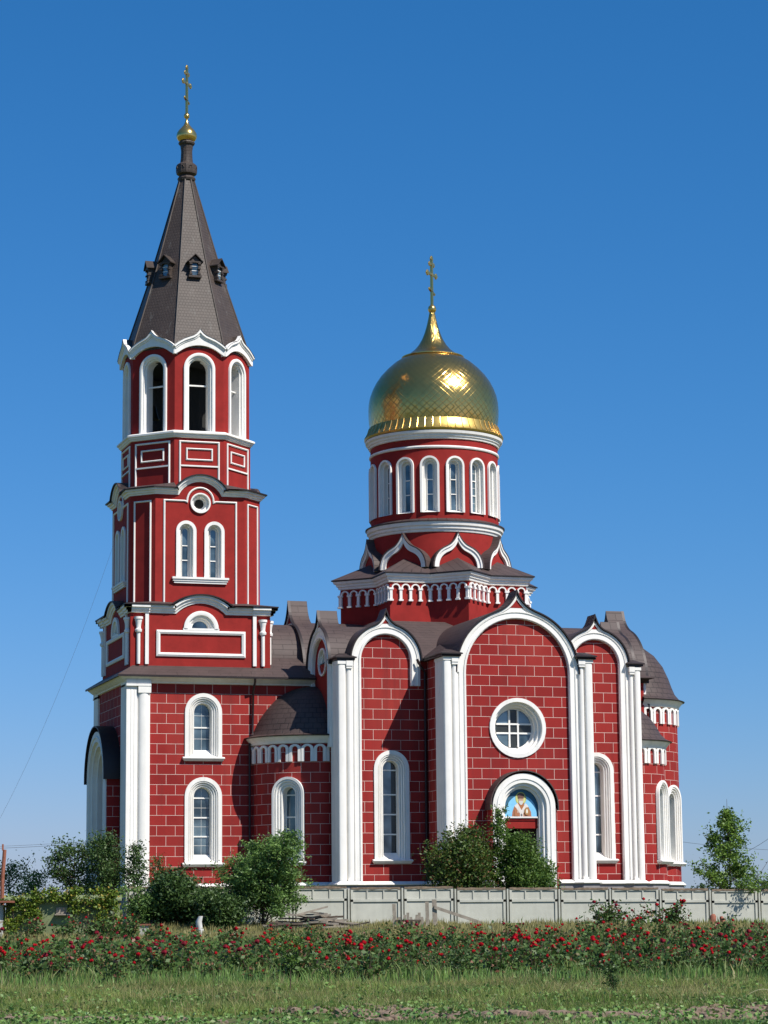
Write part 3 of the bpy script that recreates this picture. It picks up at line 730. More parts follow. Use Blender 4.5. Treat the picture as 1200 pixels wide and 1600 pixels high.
# west porch
FPW = Fr((-25.15, 0, 0), -90)
mb = MB(); P = arch_path(3.25, 2.0, 11.3, 26, -YC)
sweep(mb, FPW, P, [(0, -0.95), (0, 0.0), (-0.3, 0.0), (-0.32, 0.06), (-0.42, 0.06), (-0.44, 0.0), (-0.7, 0.0), (-0.72, -0.2), (-1.0, -0.2), (-1.02, -0.5), (-1.3, -0.5), (-1.32, -0.95)], profclosed=False, caps=False)
wp = part('west_porch', mb, WHITE, 35)
mb = MB(); R0 = 3.45
P = [(-YC-R0*cos(pi*i/28), 11.4+R0*sin(pi*i/28)) for i in range(29)]
P = [(-YC-R0, 11.15)]+P+[(-YC+R0, 11.15)]
rows = []
for off, d in ((0.0, 0.15), (0.09, 0.15), (0.09, -1.05), (0.0, -1.05)):
    rows.append([FPW(-YC+(u+YC)*(R0+off)/R0, d, 11.4+(z-11.4)*(R0+off)/R0) for u, z in P])
mb.grid(rows, uvr=lambda a, b: (a*1.0, b*0.35)); build('porch_roof', mb, TRIM, wp, 30)
mb = MB(); mb.box(-YC-2.0, -YC+2.0, -0.97, -0.93, 2.0, 13.2, T=FPW); build('door_leaf', mb, DOOR, wp)
for s in (-1, 1): mb = MB(); mb.box(-YC+s*3.26, -YC+s*3.32, -1.0, -0.12, 2.0, 11.3, T=FPW); build('porch_side', mb, BRICK, wp)
# --- round stair turret in the corner
def arcade(mb, pos, zt, zb, n, pitch, r=0.28, t=0.10, d=0.16, plate=False, u0=None):
    """pos(u,d,z)->point. little blind arches on colonnettes"""
    u0 = -n*pitch/2 if u0 is None else u0; zc = zt-r-t
    for i in range(n):
        c = u0+(i+0.5)*pitch; m_ = 7
        ro = pitch/2 if plate else r+t
        rows = []
        for k in range(m_+1):
            a = pi*k/m_; 
            rows.append([pos(c-r*cos(a), 0, zc+r*sin(a)), pos(c-r*cos(a), d, zc+r*sin(a)), pos(c-ro*cos(a), d, zc+(r+t)*sin(a)), pos(c-ro*cos(a), 0, zc+(r+t)*sin(a))])
        mb.grid(rows, cu=True)
    for i in range(n+1):
        c = u0+i*pitch; h = (pitch/2-r) if plate else (pitch/2-r)
        if plate:
            mb.box(c-h, c-h*0.15, 0, d, zb, zc, T=pos); mb.box(c+h*0.15, c+h, 0, d, zb, zc, T=pos); mb.box(c-h*0.15, c+h*0.15, 0, d*0.5, zb, zc, T=pos)
        else:
            mb.box(c-h*0.75, c+h*0.75, 0, d, zb+0.12, zc-0.12, T=pos)
            mb.box(c-h*1.25, c+h*1.25, 0, d+0.05, zb, zb+0.12, T=pos); mb.box(c-h*1.3, c+h*1.3, 0, d+0.04, zc-0.12, zc+0.02, T=pos)
def cyl_pos(cx, cy, R):
    return lambda u, d, z: Vector((cx+(R+d)*sin(u/R), cy-(R+d)*cos(u/R), z))
def turret(cx, cy, R, a0, a1, zeave, zdome, wang, wz, nm, arc=(12.1, 13.25), dome=None):
    n = 40; wa = math.degrees(1.05/R)
    mb = MB()
    z0w, zsw, hw = wz
    # wall split round a hole for each window
    segs = []; cur = a0
    for w in wang:
        segs.append((cur, w-wa)); cur = w+wa
    segs.append((cur, a1))
    for s0, s1 in segs:
        k = max(2, int((s1-s0)/5)); lathe_seg(mb, cx, cy, R, s0, s1, 4.0, zeave-0.4, k)
    for w in wang:
        lathe_seg(mb, cx, cy, R, w-wa, w+wa, 4.0, z0w+0.05, 4)
        # spandrel over the arch
        m_ = 10
        for i in range(m_):
            t0, t1 = -1+2*i/m_, -1+2*(i+1)/m_
            q = []
            for t in (t0, t1): q.append((w+t*wa, zsw+hw*0.96*sqrt(max(0, 1-t*t))))
            pts = [(q[0][0], q[0][1]), (q[1][0], q[1][1]), (q[1][0], zeave-0.4), (q[0][0], zeave-0.4)]
            mb.add([(cx+R*sin(radians(a)), cy-R*cos(radians(a)), z) for a, z in pts], [(radians(a)*R, z) for a, z in pts])
    part(nm+'_wall', mb, BRICK, 30)
    for w in wang:
        f = Fr((cx+(R-0.10)*sin(radians(w)), cy-(R-0.10)*cos(radians(w)), 0), w)
        window(f, 0, z0w, zsw, hw, 0.46, z0w+0.45, 0.7, 3, bars=(zsw-0.05, zsw-1.5, zsw-3.0), proud=0.2, flat=0.16)
    mb = MB(); pos = cyl_pos(cx, cy, R)
    L = radians(a1-a0)*R; npitch = max(3, int(L/0.80)); p = L/npitch
    arcade(mb, pos, arc[1], arc[0], npitch, p, r=0.20, t=0.14, d=0.14, plate=True, u0=radians(a0)*R)
    part('arcade_frieze', mb, WHITE)
    mb = MB(); lathe(mb, cx, cy, [(R, zeave-0.5), (R+0.14, zeave-0.46), (R+0.16, zeave-0.36), (R+0.28, zeave-0.2), (R+0.42, zeave-0.05), (R+0.42, zeave)], n, a0, a1); part('cornice', mb, WHITE, 30)
    mb = MB(); lathe(mb, cx, cy, [(R, zeave), (R+0.56, zeave-0.0), (R+0.58, zeave+0.05)], n, a0, a1); part('eave_edge', mb, TRIM, 30)
    mb = MB(); lathe(mb, cx, cy, [(R+0.58, zeave+0.05)]+dome, n, a0, a1, uvr=R); part(nm+'_roof', mb, ROOFT, 35)
def lathe_seg(mb, cx, cy, R, s0, s1, z0, z1, k):
    rows = [[(cx+R*sin(radians(s0+(s1-s0)*i/k)), cy-R*cos(radians(s0+(s1-s0)*i/k)), z) for i in range(k+1)] for z in (z0, z1)]
    mb.grid(rows, uvr=lambda a, b: (radians(s0+(s1-s0)*b/k)*R, (z0, z1)[a]))
turret(-11.3, 9.6, 4.22, -92, 8, 13.78, 17.4, (-38,), (5.5, 9.98, 1.13), 'stair_turret',
       dome=[(4.35, 13.98), (4.12, 14.3), (3.92, 14.75), (3.62, 15.25), (3.17, 15.85), (2.65, 16.4), (2.05, 16.85), (1.4, 17.16), (0.7, 17.36), (0.02, 17.42)])
turret(10.0, 7.2, 3.25, 0, 150, 13.62, 16.2, (47,), (5.5, 9.95, 1.05), 'side_apse',
       dome=[(3.4, 13.85), (3.05, 14.2), (2.75, 14.75), (2.3, 15.4), (1.7, 15.9), (1.0, 16.15), (0.02, 16.25)])
turret(13.4, 14.7, 4.15, 0, 180, 17.05, 21.5, (40,), (5.5, 9.95, 1.1), 'main_apse', arc=(15.35, 16.55),
       dome=[(4.35, 17.25), (4.02, 17.65), (3.8, 18.2), (3.6, 18.8), (3.2, 19.7), (2.6, 20.5), (1.7, 21.2), (0.8, 21.55), (0.02, 21.65)])
# downpipes
def tube(mb, pts, r, n=8):
    rows = []
    for i, p in enumerate(pts):
        p = Vector(p); a = Vector(pts[max(0, i-1)]); b = Vector(pts[min(len(pts)-1, i+1)])
        t = (b-a).normalized(); s = t.cross(Vector((0.3, 0.9, 0.2)))
        if s.length < 0.1: s = t.cross(Vector((1, 0, 0)))
        s.normalize(); q = t.cross(s)
        rr = r[i] if isinstance(r, (list, tuple)) else r
        rows.append([tuple(p+s*rr*cos(2*pi*k/n)+q*rr*sin(2*pi*k/n)) for k in range(n)])
    mb.grid(rows, cu=True); mb.add(rows[0]); mb.add(rows[-1][::-1])
def downpipe(pts, r=0.075):
    m = MB(); tube(m, pts, r); p = part('downpipe', m, PIPE, 40)
downpipe([(-15.5, 8.68, 17.85), (-15.5, 8.7, 17.6), (-15.5, 9.2, 17.0), (-15.55, 9.22, 14.2), (-15.55, 9.1, 13.9)])
downpipe([(-15.75, 9.22, 13.5), (-15.75, 9.22, 4.2)])
downpipe([(-5.9, 3.0, 18.75), (-5.75, 3.0, 18.45), (-5.25, 3.3, 17.9), (-5.24, 3.38, 4.2)], 0.09)
downpipe([(12.6, 10.0, 18.5), (12.6, 10.05, 18.0), (12.9, 10.2, 17.6), (12.9, 10.25, 13.8)], 0.09)
downpipe([(9.6, 10.2, 17.9), (13.9, 10.45, 16.7), (13.95, 10.45, 13.6)], 0.07)

# ================= bell tower
def sq(h, cx=XT, cy=YC): return [(cx-h, cy+h), (cx-h, cy-h), (cx+h, cy-h), (cx+h, cy+h)]
H2 = 4.83
mb = MB()
faces2 = [Fr((XT, YC, 0), a) for a in (0, -90, 90, 180)]
for f in faces2:
    f.o = Vector((XT, YC, 0))+f.n*H2
    lun = [(0.98*cos(pi*i/14), 21.22+0.98*sin(pi*i/14)) for i in range(15)]
    top = [(H2, 22.75), (1.7, 22.75)]+[(1.95*cos(pi*i/14)*0.87, 22.6+0.62*sin(pi*i/14)) for i in range(1, 14)]+[(-1.7, 22.75), (-H2, 22.75)]
    wall_poly(mb, f, [(-H2, 18.4), (H2, 18.4)]+top, [lun], 0)
part('tower_square_stage', mb, STUC)
def seg_arch(half, zc, rise, n=12):
    R = (half*half+rise*rise)/(2*rise); a = math.asin(min(1, half/R)); 
    return [(R*sin(-a+2*a*i/n), zc+rise-R+R*cos(-a+2*a*i/n)) for i in range(n+1)]
def eyebrow(f, H, z, half, rise, th, outd, mit, roofback=1.0, gap=0.0):
    """cornice that rises over a segmental arch, with its little curved roof"""
    arc = seg_arch(half, z, rise)
    path = [(-H, z)]+[(-half-0.05, z)]+arc+[(half+0.05, z)]+[(H, z)]
    m1 = MB()
    sweep(m1, f, path, [(0, -0.02), (0, 0.08), (th*0.25, 0.10), (th*0.30, outd*0.55), (th*0.62, outd*0.62), (th*0.68, outd), (th, outd), (th, -0.02)], mit=mit, caps=False)
    part('eyebrow_cornice', m1, WHITE, 30)
    m2 = MB()
    path2 = [(-H, z+th)]+[(-half-th*0.35, z+th)]+[(u*(1+th/2.4), zz+th) for u, zz in arc]+[(half+th*0.35, z+th)]+[(H, z+th)]
    sweep(m2, f, path2, [(0.0, outd+0.14), (0.07, outd+0.14), (0.09, -0.05), (0.0, -0.05)], mit=mit, caps=False)
    part('eave_edge', m2, TRIM)
    m3 = MB(); A = [(u*(1+th/2.2)+0, zz+th+0.08) for u, zz in arc]
    rows = [[f(u, outd+0.12, zz) for u, zz in A], [f(u, -roofback, zz+0.02) for u, zz in A]]
    m3.grid(rows, uvr=lambda a, b: (a, b*0.3), flip=True); part('eyebrow_roof', m3, ROOF, 40)
for f in faces2:
    eyebrow(f, H2, 22.2, 1.72, 0.74, 0.52, 0.34, 1.0, 1.0)
    # lunette
    P = [(-1.2*cos(pi*i/18), 21.22+1.2*sin(pi*i/18)) for i in range(19)]
    m1 = MB(); sweep(m1, f, P, [(0, -0.02), (0, 0.14), (-0.12, 0.17), (-0.28, 0.14), (-0.30, 0.0), (-0.45, -0.05), (-0.47, -0.2), (-0.62, -0.25), (-0.64, -0.5)], profclosed=False, caps=False)
    m1.box(-1.25, 1.25, -0.45, 0.12, 21.08, 21.24, T=f)
    wo = part('lunette_window', m1, WHITE, 35)
    g = MB(); wall_poly(g, f, [(0.62*cos(pi*i/14), 21.22+0.62*sin(pi*i/14)) for i in range(15)], (), -0.45); build('glass', g, GLASS, wo)
    m1 = MB(); frame_line(m1, f, [(-3.07, 19.3), (-3.07, 21.08), (3.08, 21.08), (3.08, 19.3)], 0.26, 0.16, closed=True); part('frame_moulding', m1, WHITE, 30)
    for s in (-1, 1):
        m1 = MB(); m1.box(s*3.72-0.12, s*3.72+0.12, -0.01, 0.13, 18.75, 22.2, T=f); part('wall_strip', m1, WHITE); m1 = MB()
        T = lambda u, d, z: f(u, d, z)
        # colonnette with vase capital
        cx_, r_ = s*4.3, 0.13
        prof = [(r_*0.9, 18.75), (r_, 18.9), (r_, 20.85), (r_*1.7, 20.9), (r_*1.9, 21.05), (r_*1.3, 21.12), (r_*1.2, 21.2), (r_*1.5, 21.5), (r_*1.9, 21.7), (r_*1.9, 21.74), (r_*2.3, 21.76), (r_*2.3, 21.92), (0, 21.93)]
        rows = [[f(cx_+r*cos(2*pi*k/10), 0.08+r*sin(2*pi*k/10), z) for k in range(10)] for r, z in prof]
        m1.grid(rows, cu=True); part('colonnette', m1, WHITE, 40); m1 = MB()
        # corner block of the cornice
        u0, u1 = (3.55, H2) if s > 0 else (-H2, -3.55)
        for (z0_, z1_, o_) in ((22.22, 22.38, 0.20), (22.38, 22.56, 0.30), (22.56, 22.76, 0.44)):
            a, b_ = (u0, u1+o_) if s > 0 else (u0-o_, u1)
            m1.box(a, b_, -0.02, o_, z0_, z1_, T=f)
        part('cornice_block', m1, WHITE)
for a in (0, -90, 90, 180):
    f = Fr((XT, YC, 0), a); f.o = Vector((XT, YC, 0))+f.n*H2; mb = MB()
    for s in (-1, 1):
        q = [f(s*(H2+0.5), 0.5, 22.80), f(s*1.95, 0.5, 22.80), f(s*1.95, -0.30, 23.02), f(s*3.11, -0.30, 23.05)]
        mb.add(q, [(0, 0), (3, 0), (3, 0.9), (1.8, 0.9)])
    q = [f(H2+0.5, 0.5, 22.80), f(3.11, -0.30, 23.05), f(H2-0.28, -(H2-3.11), 23.05)]
    mb.add([q[0], q[1], q[2]], [(0, 0), (1, 1), (0, 1)]); part('skirt_roof', mb, ROOF)
# chamfered square stage
H3, F3 = 4.55, 3.11
oct3 = [(-H3, F3), (-H3, -F3), (-F3, -H3), (F3, -H3), (H3, -F3), (H3, F3), (F3, H3), (-F3, H3)]
oct3 = [(XT+a, YC+b) for a, b in oct3]
z3, z3t = 22.6, 30.9
mb = MB(); holes_w = []
for a in (0, -90, 90, 180):
    f = Fr((XT, YC, 0), a); f.o = Vector((XT, YC, 0))+f.n*H3
    hs = []
    for c in (-0.98, 0.98):
        hs.append(window(f, c, 24.75, 27.92, 0.70, 0.235, 24.8, 0.42, 2, bars=(26.95, 25.95), sill=False, proud=0.1, flat=0.22, tr=0.035))
    hr = round_window(f, 0, 29.86, 0.70, 0.30, 0.4, cross=False, nstep=2, proud=0.14, glass=DARKIN, name='oculus'); hs.append(hr)
    topz = [(F3, z3t-0.3), (1.55, z3t-0.3)]+[(1.55*cos(pi*i/12), z3t-0.3+0.85*sin(pi*i/12)) for i in range(1, 12)]+[(-1.55, z3t-0.3), (-F3, z3t-0.3)]
    wall_poly(mb, f, [(-F3, z3), (F3, z3)]+topz, hs, 0)
    m1 = MB()
    arcp = [(-0.98*cos(pi*i/14), 30.0+0.98*sin(pi*i/14)) for i in range(15)]
    frame_line(m1, f, [(-2.56, 23.0), (-2.56, 30.04), (-1.08, 30.04)]+arcp+[(1.08, 30.04), (2.56, 30.04), (2.56, 23.0)], 0.12, 0.10); part('frame_moulding', m1, WHITE, 30); m1 = MB()
    for zz, o_, e in ((24.32, 0.14, 0.0), (24.46, 0.2, 0.08), (24.6, 0.27, 0.14)): m1.box(-1.82-e, 1.82+e, -0.02, o_, zz, zz+0.14, T=f)
    part('sill', m1, WHITE)
    eyebrow(f, F3, 30.38, 1.5, 0.95, 0.40, 0.36, 0.414, 1.3)
for a in (-45, 45, 135, -135):
    f = Fr((XT, YC, 0), a); dd = (H3+F3)/sqrt(2); f.o = Vector((XT, YC, 0))+f.n*dd; hw = (H3-F3)/sqrt(2)
    wall_poly(mb, f, [(-hw, z3), (hw, z3), (hw, z3t), (-hw, z3t)], (), 0)
    m1 = MB(); frame_line(m1, f, [(-hw+0.32, 23.0), (-hw+0.32, 29.98), (hw-0.32, 29.98), (hw-0.32, 23.0)], 0.11, 0.10); part('frame_moulding', m1, WHITE, 30); m1 = MB()
    sweep(m1, f, [(-hw, 30.38), (hw, 30.38)], [(0, -0.02), (0, 0.08), (0.1, 0.10), (0.12, 0.20), (0.25, 0.22), (0.27, 0.36), (0.40, 0.36), (0.40, -0.02)], mit=0.414, caps=False)
    part('cornice', m1, WHITE, 30)
    m2 = MB(); sweep(m2, f, [(-hw, 30.78), (hw, 30.78)], [(0.0, 0.5), (0.07, 0.5), (0.09, -0.05), (0.0, -0.05)], mit=0.414, caps=False); part('eave_edge', m2, TRIM)
part('tower_chamfered_stage', mb, STUC)
mb = MB()
R4 = 4.57; I4 = R4*cos(pi/8)
ring_o = offset_poly(oct3, 0.5); ring_i = [(XT+(R4-0.05)*sin(radians(a)), YC-(R4-0.05)*cos(radians(a))) for a in (-112.5, -67.5, -22.5, 22.5, 67.5, 112.5, 157.5, -157.5)]
ring_i = [(XT+(R4-0.05)*sin(radians(a)), YC-(R4-0.05)*cos(radians(a))) for a in (-112.5, -67.5, -22.5, 22.5, 67.5, 112.5, 157.5, -157.5)]
for i in (1, 3, 5, 7):
    a, b, c, d = ring_o[i], ring_o[(i+1) % 8], ring_i[(i+1) % 8], ring_i[i]
    mb = MB(); mb.add([(*a, 30.86), (*b, 30.86), (*c, 31.3), (*d, 31.3)], [(0, 0), (3, 0), (3, 1), (0, 1)]); part('skirt_roof', mb, ROOF)
for a in (0, -90, 90, 180):
    f = Fr((XT, YC, 0), a); f.o = Vector((XT, YC, 0))+f.n*H3; mb = MB()
    for s in (-1, 1): mb.add([f(s*(F3+0.207), 0.5, 30.86), f(s*1.74, 0.5, 30.86), f(s*1.74, -0.36, 31.3)], [(0, 0), (1.5, 0), (1.5, 1)])
    part('skirt_roof', mb, ROOF)
# panelled octagon
mb = MB(); lathe(mb, XT, YC, [(R4, 30.9), (R4, 34.5)], 8, rot=22.5); part('tower_panel_stage', mb, STUC)
for k in range(8):
    f = Fr((XT, YC, 0), k*45); f.o = Vector((XT, YC, 0))+f.n*I4
    m1 = MB(); frame_line(m1, f, [(-1.42, 31.2), (-1.42, 34.22), (1.42, 34.22), (1.42, 31.2)], 0.12, 0.10)
    frame_line(m1, f, [(-0.94, 32.86), (-0.94, 33.72), (0.94, 33.72), (0.94, 32.86)], 0.11, 0.10, closed=True)
    sweep(m1, f, [(-1.32, 32.42), (1.32, 32.42)], [(0, -0.01), (0.01, 0.09), (0.11, 0.09), (0.12, -0.01)])
    part('panel_moulding', m1, WHITE, 30)
mb = MB(); lathe(mb, XT, YC, [(R4, 34.42), (R4+0.1, 34.45), (R4+0.12, 34.52), (R4+0.2, 34.56), (R4+0.22, 34.66), (R4+0.34, 34.70), (R4+0.34, 34.82), (R4+0.1, 34.92), (R4-0.6, 34.93)], 8, rot=22.5); part('cornice', mb, WHITE)
# open belfry
R5 = 4.5; I5 = R5*cos(pi/8); hw5 = R5*sin(pi/8)
mb = MB(); mi = MB()
for k in range(8):
    f = Fr((XT, YC, 0), k*45); f.o = Vector((XT, YC, 0))+f.n*I5
    wall_poly(mb, f, [(-hw5, 34.9), (hw5, 34.9), (hw5, 41.0), (-hw5, 41.0)], [arch(0.98, 34.92, 39.32, 14)], 0)
    m1 = MB(); P = arch_path(1.1, 34.92, 39.32, 18)
    sweep(m1, f, P, [(0, -0.02), (0, 0.12), (-0.08, 0.15), (-0.2, 0.12), (-0.22, 0.02), (-0.32, 0.0), (-0.34, -0.15), (-0.42, -0.18), (-0.42, -0.95)], profclosed=False, caps=False)
    part('belfry_opening', m1, WHITE, 35)
    m1 = MB(); m1.box(-0.8, 0.8, -0.6, -0.5, 38.17, 38.27, T=f); part('tie_beam', m1, WHITE)
    hi_ = (R5-0.95)*sin(pi/8)
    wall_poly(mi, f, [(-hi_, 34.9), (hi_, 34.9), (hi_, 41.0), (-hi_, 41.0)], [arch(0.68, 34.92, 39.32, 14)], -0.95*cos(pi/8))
    # onion-tipped cornice over each face
    Hc = hw5+0.13
    lo = [(-Hc, 40.26), (-Hc+0.15, 40.27)]+[(u, z) for u, z in seg_arch(1.45, 40.42, 0.52, 12)]+[(Hc-0.15, 40.27), (Hc, 40.26)]
    upc = [(-Hc, 40.80), (-1.72, 40.92), (-1.45, 41.12), (-1.1, 41.32), (-0.75, 41.46), (-0.45, 41.58), (-0.25, 41.72), (-0.1, 41.88), (0, 42.02)]
    upc = upc+[(-u, z) for u, z in upc[-2::-1]]
    m1 = MB(); prism(m1, f, lo+upc[::-1], -0.3, 0.22)
    sweep(m1, f, upc, [(0.03, 0.1), (0.03, 0.36), (-0.12, 0.38), (-0.14, 0.3), (-0.24, 0.28), (-0.26, 0.2)], mit=0, caps=True)
    part('onion_cornice', m1, WHITE, 25)
    m2 = MB(); U = [(u*0.99, z+0.035) for u, z in upc]
    m2.grid([[f(u, 0.40, z) for u, z in U], [f(u, -1.5, z) for u, z in U]], uvr=lambda a, b: (a, b*0.3), flip=True)
    part('tip_roof', m2, ROOFS, 30)
part('belfry_wall', mb, STUC); part('belfry_inner_wall', mi, GREYIN)
mb = MB(); lathe(mb, XT, YC, [(0.01, 39.95), (R5-0.6, 39.95)], 8, rot=22.5); lathe(mb, XT, YC, [(1.6, 34.9), (1.6, 40.0)], 8, rot=22.5); part('belfry_sky_blocker', mb, DARKIN)  # added dark core and ceiling, so no sky shows through the openings
mb = MB(); lathe(mb, XT, YC, [(0.01, 34.95), (R5-0.5, 34.95)], 8, rot=22.5); part('belfry_floor', mb, GREYIN)
for k in range(4):
    a = radians(-20+90*k); m1 = MB(); cx_, cy_ = XT+2.35*sin(a), YC-2.35*cos(a)
    lathe(m1, cx_, cy_, [(0.5, 36.6), (0.42, 36.75), (0.32, 37.1), (0.24, 37.5), (0.06, 37.65), (0.04, 38.2), (0.04, 39.9)], 14); part('bell', m1, BELLM, 40)
# spire
mb = MB()
sp = [(4.55, 40.75), (4.22, 41.9), (3.83, 43.05), (3.25, 44.8), (2.72, 46.4), (2.32, 47.75), (1.6, 50.2), (1.0, 52.3), (0.52, 53.95)]
for k in range(8):
    a0, a1 = radians(k*45-22.5), radians(k*45+22.5)
    for (r0_, z0_), (r1_, z1_) in zip(sp, sp[1:]):
        h0, h1 = r0_*sin(pi/8), r1_*sin(pi/8)
        mb.add([(XT+r0_*sin(a0), YC-r0_*cos(a0), z0_), (XT+r0_*sin(a1), YC-r0_*cos(a1), z0_), (XT+r1_*sin(a1), YC-r1_*cos(a1), z1_), (XT+r1_*sin(a0), YC-r1_*cos(a0), z1_)],
               [(-h0, z0_), (h0, z0_), (h1, z1_), (-h1, z1_)])
spire = part('spire', mb, ROOFS)
for k in range(8):
    mb = MB(); a = radians(k*45+22.5); tube(mb, [(XT+(r+0.02)*sin(a), YC-(r+0.02)*cos(a), z) for r, z in sp], 0.06, 5)
    build('ridge_seam', mb, ROOFS, spire)
for k in range(8):
    f = Fr((XT, YC, 0), k*45); ri = 2.72*cos(pi/8)
    f.o = Vector((XT, YC, 0))+f.n*ri
    m1 = MB(); m1.box(-0.46, 0.46, -1.0, 0.36, 46.15, 46.3, T=f)
    m1.box(-0.36, -0.24, -1.0, 0.28, 46.3, 47.2, T=f); m1.box(0.24, 0.36, -1.0, 0.28, 46.3, 47.2, T=f)
    for s in (-1, 1):
        for z_ in (46.35, 46.75, 47.1): m1.box(s*0.30-0.1, s*0.30+0.1, 0.1, 0.36, z_, z_+0.1, T=f)
    m1.box(-0.46, 0.46, -1.0, 0.38, 47.2, 47.3, T=f)
    prism(m1, f, [(-0.4, 47.3), (0.4, 47.3), (0, 47.72)], -1.0, 0.24)
    do = build('dormer', m1, ROOFS, spire)
    m2 = MB()
    for s in (-1, 1):
        q = [f(0, 0.46, 47.86), f(0, -1.1, 47.86), f(s*0.56, -1.1, 47.3), f(s*0.56, 0.46, 47.3)]
        m2.add(q); m2.add([p+Vector((0, 0, -0.07)) for p in q]); m2.add([q[0], q[3], q[3]+Vector((0, 0, -0.07)), q[0]+Vector((0, 0, -0.07))])
        m2.add([q[2], q[3], q[3]+Vector((0, 0, -0.07)), q[2]+Vector((0, 0, -0.07))])
    build('dormer_roof', m2, ROOFS, spire)
    m3 = MB(); wall_poly(m3, f, arch(0.22, 46.32, 47.0, 8), (), 0.2); build('dormer_glass', m3, GLASS, spire)
    for zz in (46.62, 46.95):
        m3 = MB(); m3.box(-0.24, 0.24, 0.2, 0.22, zz, zz+0.04, T=f); build('dormer_bar', m3, WHITE, spire)
mb = MB()
lathe(mb, XT, YC, [(0.5, 53.8), (0.62, 53.95), (0.66, 54.08), (0.58, 54.2), (0.50, 54.3), (0.72, 54.42), (0.76, 54.6), (0.74, 55.05), (0.62, 55.15), (0.46, 55.25), (0.42, 55.6), (0.40, 56.1), (0.46, 56.55), (0.56, 56.62), (0.60, 56.72), (0.55, 56.82), (0.45, 56.84)], 12, rot=15)
build('spire_neck', mb, ROOFS, spire, 20)
mb = MB()
for k in range(8):
    mb = MB(); f = Fr((XT, YC, 0), k*45+10); f.o = Vector((XT, YC, 0))+f.n*0.72
    frame_line(mb, f, [(-0.13*cos(pi*i/8), 54.75+0.2*sin(pi*i/8)) for i in range(9)], 0.05, 0.06)
    build('neck_arch', mb, ROOFS, spire)
mb = MB(); lathe(mb, XT, YC, [(0.46, 56.83), (0.60, 56.92), (0.71, 57.08), (0.74, 57.25), (0.70, 57.45), (0.58, 57.66), (0.40, 57.86), (0.24, 58.05), (0.14, 58.25), (0.09, 58.45), (0.08, 58.6)], 24)
onion = build('gilded_onion', mb, GOLDP, spire, 60)
def cross(cx, cy, zb, zt, ang, parent, s=1.0):
    """orthodox cross with trefoil ends, arms along azimuth ang"""
    f = Fr((cx, cy, 0), ang); h = zt-zb; m1 = MB(); t = 0.075*s
    def bl(u, z, r):
        rows = [[f(u+r*cos(a)*sin(b), r*cos(b)*0.7, z+r*sin(a)*sin(b)) for a in [2*pi*i/8 for i in range(8)]] for b in [0.01, pi/4, pi/2, 3*pi/4, pi-0.01]]
        m1.grid(rows, cu=True)
    m1.box(-t, t, -t, t, zb, zt-0.1*s, T=f)
    za = zb+h*0.62; W_ = 0.62*s
    m1.box(-W_, W_, -t*0.8, t*0.8, za-t, za+t, T=f)
    z2 = zb+h*0.82; m1.box(-0.3*s, 0.3*s, -t*0.8, t*0.8, z2-t, z2+t, T=f)
    # slanted foot bar
    z3_ = zb+h*0.28; m1.add([f(-0.34*s, t, z3_+0.16*s), f(0.34*s, t, z3_-0.10*s), f(0.34*s, t, z3_-0.2*s), f(-0.34*s, t, z3_+0.06*s)]); m1.add([f(-0.34*s, -t, z3_+0.16*s), f(0.34*s, -t, z3_-0.10*s), f(0.34*s, t, z3_-0.10*s), f(-0.34*s, t, z3_+0.16*s)]); m1.add([f(-0.34*s, -t, z3_+0.16*s), f(0.34*s, -t, z3_-0.10*s), f(0.34*s, -t, z3_-0.2*s), f(-0.34*s, -t, z3_+0.06*s)])
    b = 0.115*s
    for sgn in (-1, 1):
        for du, dz in ((0, 0.09), (0, -0.09), (0.09, 0)): bl(sgn*(W_+du*s), za+dz*s, b)
        for du, dz in ((0, 0.07), (0, -0.07), (0.06, 0)): bl(sgn*(0.3*s+du*s), z2+dz*s, b*0.8)
        bl(sgn*0.36*s, z3_-sgn*0.12*s, b*0.9)
    for du, dz in ((-0.08, -0.1), (0.08, -0.1), (0, 0)): bl(du*s, zt-b+dz*s, b)
    bl(0, za, b*1.2)
    return build('cross', m1, GOLDP, parent, 40)
mb = MB(); lathe(mb, XT, YC, [(0.08, 58.55), (0.17, 58.62), (0.22, 58.75), (0.17, 58.9), (0.06, 58.98)], 14); build('finial_ball', mb, GOLDP, spire, 60)
cross(XT, YC, 58.9, 62.6, 54, spire, 1.05)

# ================= star-shaped base, drum and dome
def star(extra=0.0, r=7.11, ri=5.44):
    return [(XD+(r if k % 2 == 0 else ri)*sin(radians(k*22.5)), YC-(r if k % 2 == 0 else ri)*cos(radians(k*22.5))) for k in range(16)]
ST = star()
mb = MB(); band(mb, ST, [(0, 20.5), (0, 25.2)]); part('star_base_wall', mb, STUC)
mb = MB(); band(mb, ST, [(0.0, 24.78), (0.12, 24.82), (0.14, 24.95), (0.22, 25.0), (0.24, 25.12), (0.36, 25.2), (0.42, 25.36), (0.0, 25.38)]); part('star_cornice', mb, WHITE)
mb = MB(); band(mb, ST, [(0.0, 25.385), (0.50, 25.385), (0.50, 25.46)]); part('eave_edge', mb, TRIM)
